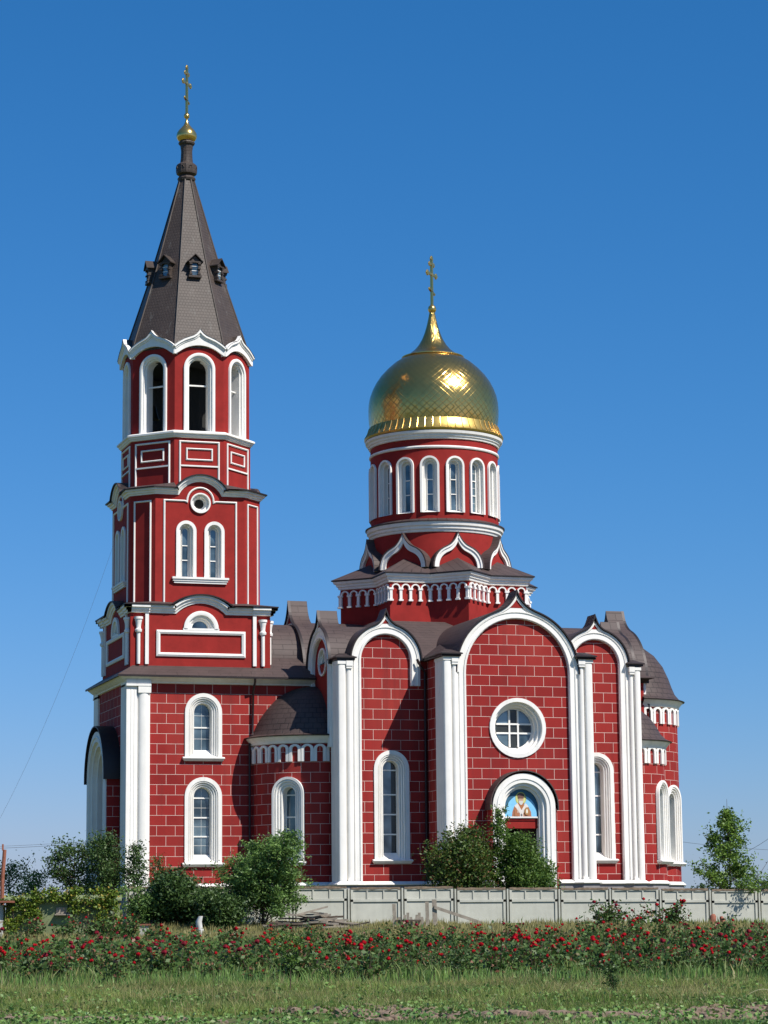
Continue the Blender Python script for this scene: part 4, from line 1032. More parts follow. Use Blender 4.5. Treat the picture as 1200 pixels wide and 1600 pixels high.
# folded roof of the star
so_ = offset_poly(ST, 0.5); mb = MB(); e1 = []
for k in range(16):
    a = radians(k*22.5); r_ = 4.75 if k % 2 == 0 else 5.0; z_ = 26.75 if k % 2 == 0 else 25.95
    e1.append((XD+r_*sin(a), YC-r_*cos(a), z_))
for k in range(16):
    a, b = so_[k], so_[(k+1) % 16]; c, d = e1[(k+1) % 16], e1[k]
    mb.add([(*a, 25.46), (*b, 25.46), c, d], [(k*3.0, 0), (k*3.0+2.9, 0), (k*3.0+2.9, 2), (k*3.0, 2)])
STARROOF = mat_roof("seamed_metal", (0.068, 0.046, 0.042), 6.0, 0.62, 0, 0.6, 0.22, 0.03)
part('star_roof', mb, STARROOF)
for k in range(16):
    a, b = Vector((*ST[k], 0)), Vector((*ST[(k+1) % 16], 0)); t = (b-a); L = t.length; t.normalize(); n_ = Vector((t.y, -t.x, 0))
    pos = lambda u, d, z, a=a, t=t, n_=n_: a+t*u+n_*d+Vector((0, 0, z))
    m1 = MB(); nn = 4; pitch = (L-0.1)/nn
    arcade(m1, pos, 24.70, 23.48, nn, pitch, r=0.23, t=0.09, d=0.15, u0=0.05)
    part('arcade_frieze', m1, WHITE)
RD = 4.6
mb = MB(); lathe(mb, XD, YC, [(RD, 25.5), (RD, 28.7)], 64); part('drum_foot', mb, STUC, 30)
for k in range(8):
    f = Fr((XD, YC, 0), k*45); f.o = Vector((XD, YC, 0))+f.n*4.92
    line = ogee(1.78, 25.98, 28.42)
    inn = ogee(1.42, 25.98, 27.86)
    m1 = MB(); wall_poly(m1, f, ogee(1.5, 25.98, 28.0), (), -0.02); part('onion_gable_field', m1, STUC)
    m1 = MB(); prism(m1, f, (line+inn[::-1])[::-1], -0.25, 0.16)
    sweep(m1, f, line, [(0.0, 0.1), (0.0, 0.24), (-0.12, 0.24), (-0.12, 0.1)])
    part('onion_gable', m1, WHITE, 30)
    m1 = MB(); O = [(u*1.06, 25.98+(z-25.98)*1.045) for u, z in line]
    m1.grid([[f(u, 0.26, z) for u, z in line], [f(u, 0.26, z) for u, z in O], [f(u, -1.8, z-0.1) for u, z in O]], uvr=lambda a, b: (a*1.5, b*0.3), flip=True)
    part('onion_gable_roof', m1, ROOF, 30)
# drum wall with window holes
mb = MB(); pos = cyl_pos(XD, YC, RD)
nW = 16; stp = 2*pi*RD/nW
DRW = (29.95, 33.30, 0.68)
z0w, zsw, hw = DRW
for k in range(nW):
    uc = k*stp
    h = hw-0.08
    def q(u0, u1, z0_, z1_, n=3):
        for i in range(n):
            a, b = u0+(u1-u0)*i/n, u0+(u1-u0)*(i+1)/n
            mb.add([pos(a, 0, z0_), pos(b, 0, z0_), pos(b, 0, z1_), pos(a, 0, z1_)])
    q(uc+h, uc+stp-h, 29.0, 35.3)
    q(uc-h, uc+h, 29.0, z0w+0.03)
    for i in range(10):
        t0, t1 = -1+i*0.2, -0.8+i*0.2
        a, b = uc+t0*h, uc+t1*h
        mb.add([pos(a, 0, zsw+h*sqrt(max(0, 1-t0*t0))), pos(b, 0, zsw+h*sqrt(max(0, 1-t1*t1))), pos(b, 0, 35.3), pos(a, 0, 35.3)])
part('drum_wall', mb, STUC)
for k in range(nW):
    ang = k*22.5; f = Fr((XD+(RD-0.02)*sin(radians(ang)), YC-(RD-0.02)*cos(radians(ang)), 0), ang)
    window(f, 0, z0w, zsw, hw, 0.225, z0w+0.2, 0.42, 2, bars=(32.35, 31.3), sill=False, proud=0.12, flat=0.14, tr=0.035, thin=(31.85, 30.75, 32.9) if k == 1 else ())
mb = MB(); lathe(mb, XD, YC, [(RD, 28.55), (RD+0.06, 28.58), (RD+0.1, 28.72), (RD+0.18, 28.78), (RD+0.2, 28.95), (RD+0.30, 29.02), (RD+0.34, 29.2), (RD+0.34, 29.26), (RD, 29.27)], 72); part('drum_cornice', mb, WHITE, 30)
mb = MB(); lathe(mb, XD, YC, [(RD, 29.275), (RD+0.42, 29.275), (RD+0.42, 29.35), (RD+0.35, 29.36), (RD-0.02, 29.54)], 72, uvr=RD); part('drum_eave', mb, STARROOF, 30)
mb = MB(); lathe(mb, XD, YC, [(RD, 34.52), (RD+0.08, 34.55), (RD+0.11, 34.63), (RD+0.08, 34.71), (RD, 34.74)], 72); part('drum_ring', mb, WHITE, 40)
mb = MB(); lathe(mb, XD, YC, [(RD, 35.2), (RD+0.1, 35.23), (RD+0.12, 35.34), (RD+0.2, 35.4), (RD+0.22, 35.52), (RD+0.34, 35.6), (RD+0.38, 35.78), (RD, 35.8)], 72); part('drum_cornice', mb, WHITE, 30)
# dome
dome_p = [(4.62, 36.72), (4.68, 37.1), (4.72, 37.6), (4.73, 38.1), (4.70, 38.6), (4.60, 39.1), (4.42, 39.6), (4.17, 40.1), (3.83, 40.6), (3.38, 41.1), (2.82, 41.6), (2.2, 42.0)]
mb = MB(); lathe(mb, XD, YC, dome_p, 96, uvr=4.4)
dome = part('dome', mb, GOLD, 60)
mb = MB(); lathe(mb, XD, YC, [(4.6, 35.8), (5.0, 35.82), (5.05, 35.95), (4.98, 36.02), (4.80, 36.35), (4.66, 36.78)], 96); build('dome_skirt', mb, GOLDS, dome, 30)
for k in range(56):
    mb = MB(); a = 2*pi*k/56; tube(mb, [(XD+r*sin(a), YC-r*cos(a), z) for r, z in ((5.03, 36.0), (4.83, 36.35), (4.69, 36.78))], 0.025, 5)
    build('skirt_seam', mb, GOLDP, dome, 40)
mb = MB(); lathe(mb, XD, YC, [(2.2, 41.98), (2.28, 42.02), (2.28, 42.08), (2.14, 42.12)], 64); build('dome_collar', mb, GOLDP, dome, 30)
mb = MB(); lathe(mb, XD, YC, [(2.14, 42.10), (1.72, 42.32), (1.34, 42.62), (1.02, 43.0), (0.76, 43.45), (0.58, 43.9), (0.44, 44.35), (0.33, 44.8), (0.25, 45.2), (0.20, 45.45)], 64, uvr=2.2); build('dome_neck', mb, GOLD, dome, 60)
mb = MB(); lathe(mb, XD, YC, [(0.16, 45.42), (0.24, 45.5), (0.32, 45.68), (0.26, 45.9), (0.12, 46.02), (0.07, 46.1)], 20); build('finial_ball', mb, GOLDP, dome, 60)
cross(XD, YC, 46.0, 49.75, 46, dome, 1.15)

# ================================================================== THE GROUND
ax = Vector((sin(yaw), cos(yaw), 0)); lx = Vector((cos(yaw), -sin(yaw), 0))
def gz(x, y):
    s = (x-CAM.x)*ax.x+(y-CAM.y)*ax.y; l = (x-CAM.x)*lx.x+(y-CAM.y)*lx.y
    z = 0.0069*max(0, min(s, 125)-45)+0.034*max(0, min(s, 149)-125)
    if s > 40: z -= 0.016*max(x+3, -14)*min(1, max(0, s-80)/65)*(1 if abs(x) < 40 else 40/abs(x))
    if y > -13 and abs(x+4) < 45: z = max(z, min(2.0, z+(y+13)*0.12))
    if s > 230: z -= min(3.0, (s-230)*0.01)
    return z+0.05*sin(x*0.9+y*0.37)+0.04*sin(y*1.3-x*0.41)
def at(s, l, dz=0.0):
    p = CAM+ax*s+lx*l; return Vector((p.x, p.y, gz(p.x, p.y)+dz))
def mat_ground():
    m, nt, b = new_mat("grassy_soil")
    n1 = noise(nt, 0.35, 6, 0.7, coord='Object'); n2 = noise(nt, 3.0, 6, 0.75); n3 = noise(nt, 0.06, 3, 0.5)
    c1 = mixc(nt, ramp(nt, n2, 0.35, 0.65), (0.055, 0.095, 0.022), (0.13, 0.155, 0.045))
    c2 = mixc(nt, ramp(nt, n1, 0.50, 0.62), c1, (0.14, 0.105, 0.065))
    c3 = mixc(nt, ramp(nt, n3, 0.4, 0.6, 0, 0.6), c2, (0.12, 0.12, 0.045))
    nt.links.new(c3, b.inputs['Base Color']); b.inputs['Roughness'].default_value = 0.95; b.inputs['Specular IOR Level'].default_value = 0.1
    bump(nt, b, n2, 0.8, 0.1); return m
mb = MB()
ss = [-60, -20, 0, 15, 25]+[30+i*1.5 for i in range(92)]+[170, 185, 200, 230, 300, 500, 900, 1600, 3000]
ls = [-2500, -1200, -500, -200, -100]+[-60+i*2.5 for i in range(49)]+[80, 120, 250, 600, 1200, 2500]
rows = []
for s in ss:
    r = []
    for l in ls:
        p = CAM+ax*s+lx*l; r.append((p.x, p.y, gz(p.x, p.y) if abs(l) < 130 and s < 500 else -1.0 if s > 300 else gz(p.x, p.y)))
    rows.append(r)
mb.grid(rows, flip=False)
g = build('ground', mb, mat_ground(), None, 60); tag(g, kind='structure')

def leaves(mb, pts, size, rng, flat=0.0, asp=0.5):
    """one small rhombic leaf at each point"""
    n = len(pts)
    if n == 0: return
    P = np.array(pts, dtype=np.float64); r = rng
    d1 = r.normal(size=(n, 3)); d1[:, 2] *= (1-flat); d1 /= np.linalg.norm(d1, axis=1)[:, None]
    d2 = np.cross(d1, r.normal(size=(n, 3))); d2 /= np.linalg.norm(d2, axis=1)[:, None]
    sz = size*(0.6+0.8*r.random((n, 1)))
    a = P-d1*sz*0.5; c = P+d1*sz*0.5; b = P+d2*sz*asp*0.5; d = P-d2*sz*asp*0.5
    Q = np.stack([a, b, c, d], 1).reshape(-1, 3)
    i0 = len(mb.v); mb.v.extend(map(tuple, Q.tolist()))
    mb.f.extend([(i0+4*i, i0+4*i+1, i0+4*i+2, i0+4*i+3) for i in range(n)]); mb.uv.extend([(0, 0)]*(4*n))
BARK = mat_plain("bark", (0.09, 0.06, 0.04), 0.9, 0, 0.25, 6)
L_DARK = mat_leaf("dark_green_leaves", (0.025, 0.062, 0.018), (0.085, 0.145, 0.035))
L_MID = mat_leaf("green_leaves", (0.040, 0.095, 0.016), (0.12, 0.20, 0.032))
L_LITE = mat_leaf('fresh_green_leaves', (0.060, 0.13, 0.020), (0.17, 0.27, 0.04))
L_OLIVE = mat_leaf("olive_leaves", (0.036, 0.078, 0.014), (0.10, 0.155, 0.026), dry=(0.16, 0.07, 0.03))
L_GREY = mat_leaf("grey_green_leaves", (0.055, 0.12, 0.030), (0.17, 0.28, 0.065))
L_VINE = mat_leaf("vine_leaves", (0.055, 0.115, 0.014), (0.22, 0.30, 0.04), dry=(0.34, 0.24, 0.04))
L_FAR = mat_leaf("far_leaves", (0.022, 0.045, 0.022), (0.05, 0.085, 0.04))
def crown_pts(rng, h, rad, nl, nper, shape, z0, lean=(0, 0), spread=0.35, rise=0.9):
    """limbs leave the stem and carry leaf clusters; returns limb polylines and leaf points"""
    limbs = []; pts = []
    for i in range(nl):
        f = (i+0.5)/nl; zz = z0+(h-z0)*f*0.92; az = rng.random()*2*pi
        L = rad*shape(f)*(0.7+0.5*rng.random())
        base = np.array([lean[0]*zz/h, lean[1]*zz/h, zz*0.86])
        tip = base+np.array([cos(az)*L, sin(az)*L, L*rise*(0.35+0.7*rng.random())])
        tip[2] = min(tip[2], h*1.0)
        mid = (base+tip)/2+np.array([0, 0, -0.1*L])
        limbs.append([base, mid, tip])
        m_ = max(3, int(nper*(0.5+L/rad)))
        nclus = 3+int(4*L/rad*rng.random()+2)
        for j in range(nclus):
            t = 0.3+0.75*rng.random(); t = min(t, 1.05); c = base+(tip-base)*t+rng.normal(size=3)*L*0.10
            k = m_//nclus+1
            rr = spread*(0.6+0.8*rng.random())
            pts.extend((c+rng.normal(size=(k, 3))*np.array([rr, rr, rr*0.75])).tolist())
    return limbs, pts
def tree(name, label, cat, loc, h, rad, nl, nper, leaf, mat, seed, shape=lambda f: 1-0.75*f, z0=0.15, group=None, lean=(0, 0), spread=0.32, trunk_r=0.09, asp=0.5, rise=0.9, stems=1):
    rng = np.random.default_rng(seed); t = thing(name, label, cat, loc, group)
    tm = MB(); cm = MB(); L = Vector(loc)
    for s_ in range(stems):
        ox, oy = (0, 0) if stems == 1 else (rng.normal()*rad*0.3, rng.normal()*rad*0.3)
        limbs, pts = crown_pts(rng, h*(1 if s_ == 0 else 0.75+0.2*rng.random()), rad, nl//stems, nper, shape, z0*h, (lean[0]+ox, lean[1]+oy), spread, rise)
        hh = h*0.9
        tube(tm, [L+Vector((lean[0]*k+ox*k+0.03*sin(5*k), lean[1]*k+oy*k, hh*k)) for k in (0, 0.25, 0.5, 0.75, 0.98)], [trunk_r, trunk_r*0.8, trunk_r*0.55, trunk_r*0.35, trunk_r*0.12], 7)
        for l in limbs: tube(tm, [L+Vector(p.tolist()) for p in l], [trunk_r*0.35, trunk_r*0.25, trunk_r*0.1], 4)
        P = np.array(pts)+np.array(L); P = P[P[:, 2] > L.z+0.05]
        if -14.0 < L.y < -4: P = P[(P[:, 1] > -13.7) | (P[:, 2] > 3.3+0.25*np.sin(P[:, 0]*3.1))]
        leaves(cm, P, leaf, rng, 0.2, asp)
    build('trunk', tm, BARK, t); build('crown', cm, mat, t)
    return t
# place by ground coordinates (distance along view axis s, sideways l)
def sl(px, s): return (px-600)/3906.0*s*1.013
cone = lambda f: 1.05-0.85*f
egg = lambda f: 0.65+0.9*f*(1-f)*1.6-0.35*f
tree('willow_bush', "tall bushy grey-green shrub in front of the fence before the stair turret", "shrub", at(141, sl(410, 141)), 5.9, 2.2, 96, 270, 0.17, L_GREY, 3, lambda f: 1.1-0.75*f, 0.03, spread=0.21, trunk_r=0.06, asp=0.42, stems=4, rise=1.3)
tree('lilac_shrub', "dark rounded shrub left of the tall grey-green bush", "shrub", at(141.5, sl(278, 141.5)), 3.4, 1.5, 56, 300, 0.19, L_DARK, 4, egg, 0.03, spread=0.33, stems=3)
tree('lilac_shrub', "low very dark shrub between the round dark shrub and the tall bush", "shrub", at(139.5, sl(345, 139.5)), 2.3, 1.35, 44, 280, 0.18, L_DARK, 5, egg, 0.03, spread=0.30, stems=3)
tree('maple_tree', "broad olive-green tree with reddish leaves left of the portal", "tree", at(150.6, sl(712, 150.6)), 6.3, 1.95, 84, 290, 0.17, L_OLIVE, 6, egg, 0.10, spread=0.34, stems=3, rise=1.0)
tree('maple_tree', "slim upright sapling tree between two wider trees before the portal", "tree", at(151.8, sl(772, 151.8)), 7.7, 0.8, 44, 80, 0.16, L_MID, 7, lambda f: 0.9-0.5*f, 0.25, spread=0.16, rise=1.6, trunk_r=0.05)
tree('maple_tree', "bright green tree standing in front of the portal doorway", "tree", at(151.6, sl(816, 151.6)), 6.2, 1.55, 84, 280, 0.17, L_MID, 8, lambda f: 1.1-0.85*f, 0.04, spread=0.30, rise=1.1, stems=2)
tree('maple_tree', "open pointed green tree behind the fence right of the church", "tree", at(154.6, sl(1122, 154.6)), 8.7, 2.5, 66, 150, 0.18, L_LITE, 9, lambda f: 1.12-1.05*f, 0.02, spread=0.20, rise=1.1, trunk_r=0.08)
tree('maple_tree', "small loose tree at the right edge beside the pointed tree", "tree", at(160, sl(1206, 160)), 3.2, 1.0, 16, 70, 0.16, L_MID, 10, egg, 0.1, spread=0.26)
tree('maple_tree', "thin dark young tree against the west porch of the church", "tree", at(150, sl(122, 150)), 4.9, 1.8, 30, 130, 0.17, L_DARK, 11, egg, 0.2, spread=0.28)
tree('maple_tree', "taller young tree in front of the bell tower corner", "tree", at(149, sl(163, 149)), 5.6, 1.4, 34, 150, 0.17, L_DARK, 12, egg, 0.15, spread=0.28)
tree('maple_tree', "spindly young tree against the white corner pier of the tower", "tree", at(148, sl(212, 148)), 5.0, 0.95, 24, 100, 0.16, L_DARK, 13, egg, 0.1, spread=0.22, rise=1.2)
tree('maple_tree', "sparse reddish-green shoots growing below the tower window", "tree", at(148, sl(252, 148)), 4.3, 0.7, 14, 60, 0.14, L_OLIVE, 14, egg, 0.1, spread=0.18, rise=1.3)
tree('poplar_tree', "hazy grey-green tree at the far left edge behind the post", "tree", at(190, sl(22, 190)), 4.4, 1.8, 22, 60, 0.2, L_GREY, 15, egg, 0.2, spread=0.3, rise=1.4)
tree('poplar_tree', "low wispy tree right of the rusty post at the left edge", "tree", at(175, sl(60, 175)), 3.3, 1.2, 18, 60, 0.18, L_GREY, 16, egg, 0.2, spread=0.26, rise=1.4)
tree('round_tree', "distant dark round tree on the horizon at the right edge", "tree", at(330, sl(1186, 330)), 6.5, 3.4, 40, 160, 0.4, L_FAR, 17, egg, 0.1, spread=0.6)
tree('round_tree', "distant small tree low beside the apse on the right", "tree", at(300, sl(1082, 300)), 4.6, 2.6, 34, 120, 0.36, L_FAR, 18, egg, 0.1, spread=0.5)

tree('elder_bush', "loose low grey-green bush left of the dark rounded shrub", "shrub", at(141, sl(218, 141)), 2.5, 1.0, 26, 110, 0.16, L_GREY, 19, egg, 0.03, spread=0.2, stems=3, rise=1.3)
# ------------------------------------------------------------------ concrete fence
CONC = mat_plaster("cast_concrete", (0.47, 0.465, 0.40), 0.10, 0.9, streak=0.25, scale=0.8, bs=0.3)
MOSS = mat_plain("lichen_cap", (0.17, 0.125, 0.085), 0.95, 0, 0.45, 5)
FY = -14.0
fence = thing('concrete_fence', "long low grey precast concrete panel fence in front of the church", "fence", (-5, FY, 1.0))
PW = 3.25; x = -12.54-PW*5
pi_ = 0
while x < 22:
    zt = random.uniform(-0.02, 0.03)+3.46-0.0085*(x+3)-(0.012*(x+3) if x > 0 else 0)*0.4+random.uniform(-0.02, 0.02); zb = zt-2.45
    x0, x1 = x+0.13, x+PW-0.13
    T = lambda a, b, c: (a, FY+b, c)
    m1 = MB(); m1.box(x0, x1, 0.03, 0.10, zb, zt-0.02)
    def rib(a, b, c, d, t=-0.055): m1.box(a, b, t, 0.03, c, d)
    m1.v = []; m1.f = []; m1.uv = []
    m1.box(x0, x1, FY+0.0, FY+0.08, zb, zt-0.02)
    def rib(a, b, c, d, t=0.075): m1.box(a, b, FY-t, FY+0.0, c, d)
    rib(x0, x1, zt-0.14, zt-0.02); rib(x0, x1, zt-0.80, zt-0.66); rib(x0, x0+0.14, zb, zt-0.14); rib(x1-0.14, x1, zb, zt-0.14)
    rib(x0, x1, zb, zb+0.42)
    for k in (1, 2): xc = x0+(x1-x0)*k/3; rib(xc-0.04, xc+0.04, zt-0.66, zt-0.14, 0.06)
    p = build('panel', m1, CONC, fence)
    m2 = MB(); n_ = 14
    rows = []
    for i in range(n_+1):
        xx = x0+(x1-x0)*i/n_; j1, j2 = random.uniform(0, 0.04), random.uniform(0.0, 0.05)
        rows.append([(xx, FY-0.10, zt-0.06-j2), (xx, FY-0.09, zt+0.01+j1), (xx, FY+0.12, zt+0.015+j1), (xx, FY+0.12, zt-0.05)])
    m2.grid(rows, cu=True); build('lichen_crust', m2, MOSS, p)
    m3 = MB(); m3.box(x-0.045, x+0.045, FY-0.10, FY+0.12, zb, zt-0.04); m3.box(x-0.15, x+0.15, FY+0.12, FY+0.2, zb, zt-0.10)
    build('post', m3, CONC, fence)
    x += PW

# ------------------------------------------------------------------ green shed, vine, clutter on the left
GREENP = mat_plaster("faded_green_paint", (0.20, 0.235, 0.115), 0.14, 0.75, streak=0.3, scale=1.2)
WOOD = mat_plain("weathered_wood", (0.30, 0.255, 0.20), 0.9, 0, 0.3, 4)
WOODD = mat_plain("dark_wet_wood", (0.10, 0.075, 0.055), 0.9, 0, 0.3, 4)
RUST = mat_plain("rusty_pipe", (0.28, 0.10, 0.06), 0.8, 0.1, 0.3, 5)
c0 = at(132, sl(105, 132)); zsh = c0.z
shed = thing('garden_shed', "faded green metal shed overgrown with vine at the lower left", "shed", c0)
def TL(o, ang=0.0):
    a = yaw+ang; U = Vector((cos(a), -sin(a), 0)); V = Vector((sin(a), cos(a), 0))
    return lambda u, v, z: o+U*u+V*v+Vector((0, 0, z))
T = TL(c0, -0.12)
m1 = MB(); m1.box(-2.95, 2.95, 0, 2.4, 0.12, 1.95, T=T); build('body', m1, GREENP, shed)
m1 = MB()
for u in (-1.5, 0.0, 1.5): m1.box(u-0.03, u+0.03, -0.03, 0.0, 0.12, 1.95, T=T)
m1.box(-2.95, 2.95, -0.04, 0, 1.85, 1.95, T=T); build('seam', m1, GREENP, shed)
m1 = MB(); m1.grid([[T(-3.05, -0.12, 1.955), T(3.05, -0.12, 1.955)], [T(-3.05, 1.0, 2.22), T(3.05, 1.0, 2.22)], [T(-3.05, 2.5, 2.0), T(3.05, 2.5, 2.0)]]); m1.box(-3.05, 3.05, -0.12, -0.09, 1.9, 1.96, T=T); build('roof', m1, GREENP, shed)
m1 = MB(); m1.box(-0.35, 0.42, -0.06, -0.005, 1.25, 1.58, T=T); wd = build('hatch', m1, WOOD, shed)
m1 = MB(); m1.box(-0.42, 0.5, -0.35, -0.0, 1.18, 1.24, T=T); build('hatch_shelf', m1, WOOD, wd)
m1 = MB(); m1.box(-3.0, 3.0, 0.05, 2.3, -0.3, 0.12, T=T); build('skid', m1, WOODD, shed)
rng = np.random.default_rng(21)
vm = MB(); ptsv = []
for (u0, u1, z0_, z1_, n_, v) in ((-3.2, -1.2, 0.75, 2.2, 1500, -0.25), (-1.6, 0.6, 1.9, 2.4, 900, -0.2), (0.2, 2.9, 1.6, 2.55, 1500, -0.25), (1.7, 3.2, 0.8, 1.7, 500, -0.3), (-2.2, -1.4, 1.3, 1.9, 160, -0.2), (0.4, 1.3, 1.0, 1.5, 200, -0.25), (-3.3, -2.3, 0.3, 0.9, 350, -0.3)):
    for j in range(n_//40):
        cu, cz = rng.uniform(u0, u1), rng.uniform(z0_, z1_)
        for q in rng.normal(size=(40, 3))*np.array([0.13, 0.10, 0.10]): ptsv.append(tuple(T(cu+q[0], v+q[1]-0.05, cz+q[2])))
leaves(vm, ptsv, 0.13, rng, 0.3, 0.8)
vine = thing('grape_vine', "yellow-green leafy vine draped over the green shed", "vine", tuple(c0)); build('foliage', vm, L_VINE, vine)
sm = MB()
for u, z in ((-2.9, 1.9), (1.1, 1.9), (1.25, 1.8), (2.4, 1.9), (-2.6, 1.6)):
    sm = MB(); tube(sm, [T(u+0.1, -0.35, -0.1), T(u-0.05, -0.3, 0.5), T(u+0.06, -0.3, 1.1), T(u, -0.2, z)], 0.022, 5); build('stem', sm, BARK, vine)
# left edge hut
c1 = at(130, sl(-14, 130)); T1 = TL(c1)
hut = thing('plank_hut', "corner of a pale plank hut with a rusty roof at the left edge", "hut", c1)
m1 = MB(); m1.box(-1.5, 0.75, 0, 2, -0.1, 1.75, T=T1)
build('wall', m1, mat_plaster("whitewash", (0.55, 0.56, 0.54), 0.1, 0.9, streak=0.3), hut)
m1 = MB(); m1.box(-1.6, 1.35, -0.25, 2.2, 1.85, 1.95, T=T1); build('roof', m1, RUST, hut)
m1 = MB()
for z in (0.0, 0.18, 0.36, 0.54): m1.box(-1.5, 0.72, -0.05, -0.004, z, z+0.14, T=T1)
m1.add([T1(0.2, -0.06, 0.55), T1(0.95, -0.06, 0.85), T1(0.95, -0.06, 0.95), T1(0.2, -0.06, 0.68)])
build('boarding', m1, WOOD, hut)
c2 = at(160, sl(12, 160)); m1 = MB(); tube(m1, [c2+Vector((0, 0, -0.3)), c2+Vector((0.0, 0, 2.4)), c2+Vector((0.12, 0, 4.35))], [0.14, 0.13, 0.12], 8); m1.box(c2.x-0.05, c2.x+0.05, c2.y-0.05, c2.y+0.05, c2.z+4.3, c2.z+4.7)
tag(build('wooden_pole', m1, RUST, None, 40, base=tuple(c2)), "rusty brown pole rising behind the hut at the left edge", "pole")
# concrete block with brick cap, white rag
c3 = at(130.5, sl(228, 130.5)); T3 = TL(c3)
blk = thing('concrete_stub', "short grey concrete block topped by a rusty tile beside the vine", "block", c3)
m1 = MB(); m1.box(-0.2, 0.22, 0, 0.4, -0.2, 0.62, T=T3); build('shaft', m1, CONC, blk)
m1 = MB(); m1.box(-0.32, 0.32, -0.08, 0.45, 0.62, 0.70, T=T3); build('tile', m1, RUST, blk)
c4 = at(131, sl(314, 131)); T4 = TL(c4); m1 = MB(); rng = np.random.default_rng(5)
rows = []
for i in range(9):
    z = i/8*1.15; w_ = 0.22*(1-0.45*i/8); rows.append([tuple(T4(w_*(1+0.35*rng.normal()*0.5)*cos(a)+0.05*sin(z*6), 0.16*sin(a), z-0.1)) for a in [2*pi*k/9 for k in range(9)]])
m1.grid(rows, cu=True); m1.add(rows[-1])
tag(build('limestone_lump', m1, mat_plaster("chalky_white", (0.62, 0.60, 0.56), 0.12), None, 50, base=tuple(c4)), "ragged white stone lump standing between two dark shrubs", "stone")
# plank pile
c5 = at(137.5, sl(497, 137.5), 0.38); pile = thing('plank_pile', "untidy heap of old grey boards in front of the fence", "planks", c5)
rng = np.random.default_rng(33); TP = TL(c5)
for i in range(46):
    u, v = rng.uniform(-2.3, 1.9), rng.uniform(-0.6, 0.8); a = rng.normal()*0.28; L_ = rng.uniform(0.9, 2.3); hz_ = -0.15+0.95*max(0, 1-abs(u+0.4)/2.3)*rng.random(); tl_ = rng.normal()*0.12
    w_, t_ = rng.uniform(0.06, 0.11), rng.uniform(0.03, 0.055)
    def TT(x_, y_, z_): 
        xx = x_*cos(a)-y_*sin(a); yy = x_*sin(a)+y_*cos(a); return TP(u+xx, v+yy, hz_+z_+x_*tl_)
    m1 = MB(); m1.box(-L_/2, L_/2, -w_, w_, -t_, t_, T=TT); build('board', m1, WOOD if rng.random() < 0.55 else WOODD, pile)
# broken wooden fence bits
c6 = at(141, sl(650, 141), 0.12); TB = TL(c6); bf = thing('broken_wooden_fence', "leaning weathered wooden posts and slanting beam by the fence", "wooden fence", c6)
def slat(T, u, w_, z0_, z1_, t=0.05, lean_=0.0, nm='slat', mat=WOOD):
    m = MB(); q = MB(); m.box(-w_/2, w_/2, -t, t, z0_, z1_, T=lambda a, b, c: T(u+a+c*lean_, b, c)); build(nm, m, mat, bf)
slat(TB, -1.45, 0.2, -0.3, 1.28, 0.06, -0.03, 'post'); slat(TB, 0.38, 0.2, -0.3, 1.38, 0.06, -0.02, 'post'); slat(TB, 0.80, 0.26, -0.3, 1.50, 0.07, -0.03, 'post')
for i, u in enumerate((-1.15, -0.95, -0.72, -0.5, -0.28, -0.08, 0.12)): slat(TB, u, 0.15, -0.3, 0.55+0.12*((i*37) % 3), 0.03, 0.10*((i*29) % 3-1))
m1 = MB(); m1.box(0, 2.6, -0.06, 0.06, -0.09, 0.09, T=lambda a, b, c: TB(0.75+a, b-0.1, 1.08-a*0.34+c)); build('beam', m1, WOOD, bf)
m1 = MB(); m1.box(0, 1.4, -0.05, 0.05, -0.05, 0.05, T=lambda a, b, c: TB(-1.4+a, b-0.1, 0.35+c)); build('rail', m1, WOODD, bf)
# rusty pipes by the fence
for i, (px_, hh, ln, lb) in enumerate(((1093, 0.62, 0.10, "upright rounded rusty pipe stub by the fence on the right"), (1113, 0.50, -0.22, "tilted shorter rusty pipe stub right of the upright one"))):
    c7 = at(146.5, sl(px_, 146.5)); m1 = MB()
    tube(m1, [c7+Vector((0, 0, -0.3)), c7+Vector((ln*0.5, 0, hh*0.6)), c7+Vector((ln, 0, hh)), c7+Vector((ln*1.1, 0, hh+0.1))], [0.2-0.06*i, 0.2-0.06*i, 0.17-0.05*i, 0.08], 10)
    tag(build('pipe_stub', m1, RUST, None, 40, base=tuple(c7)), lb, "pipe")

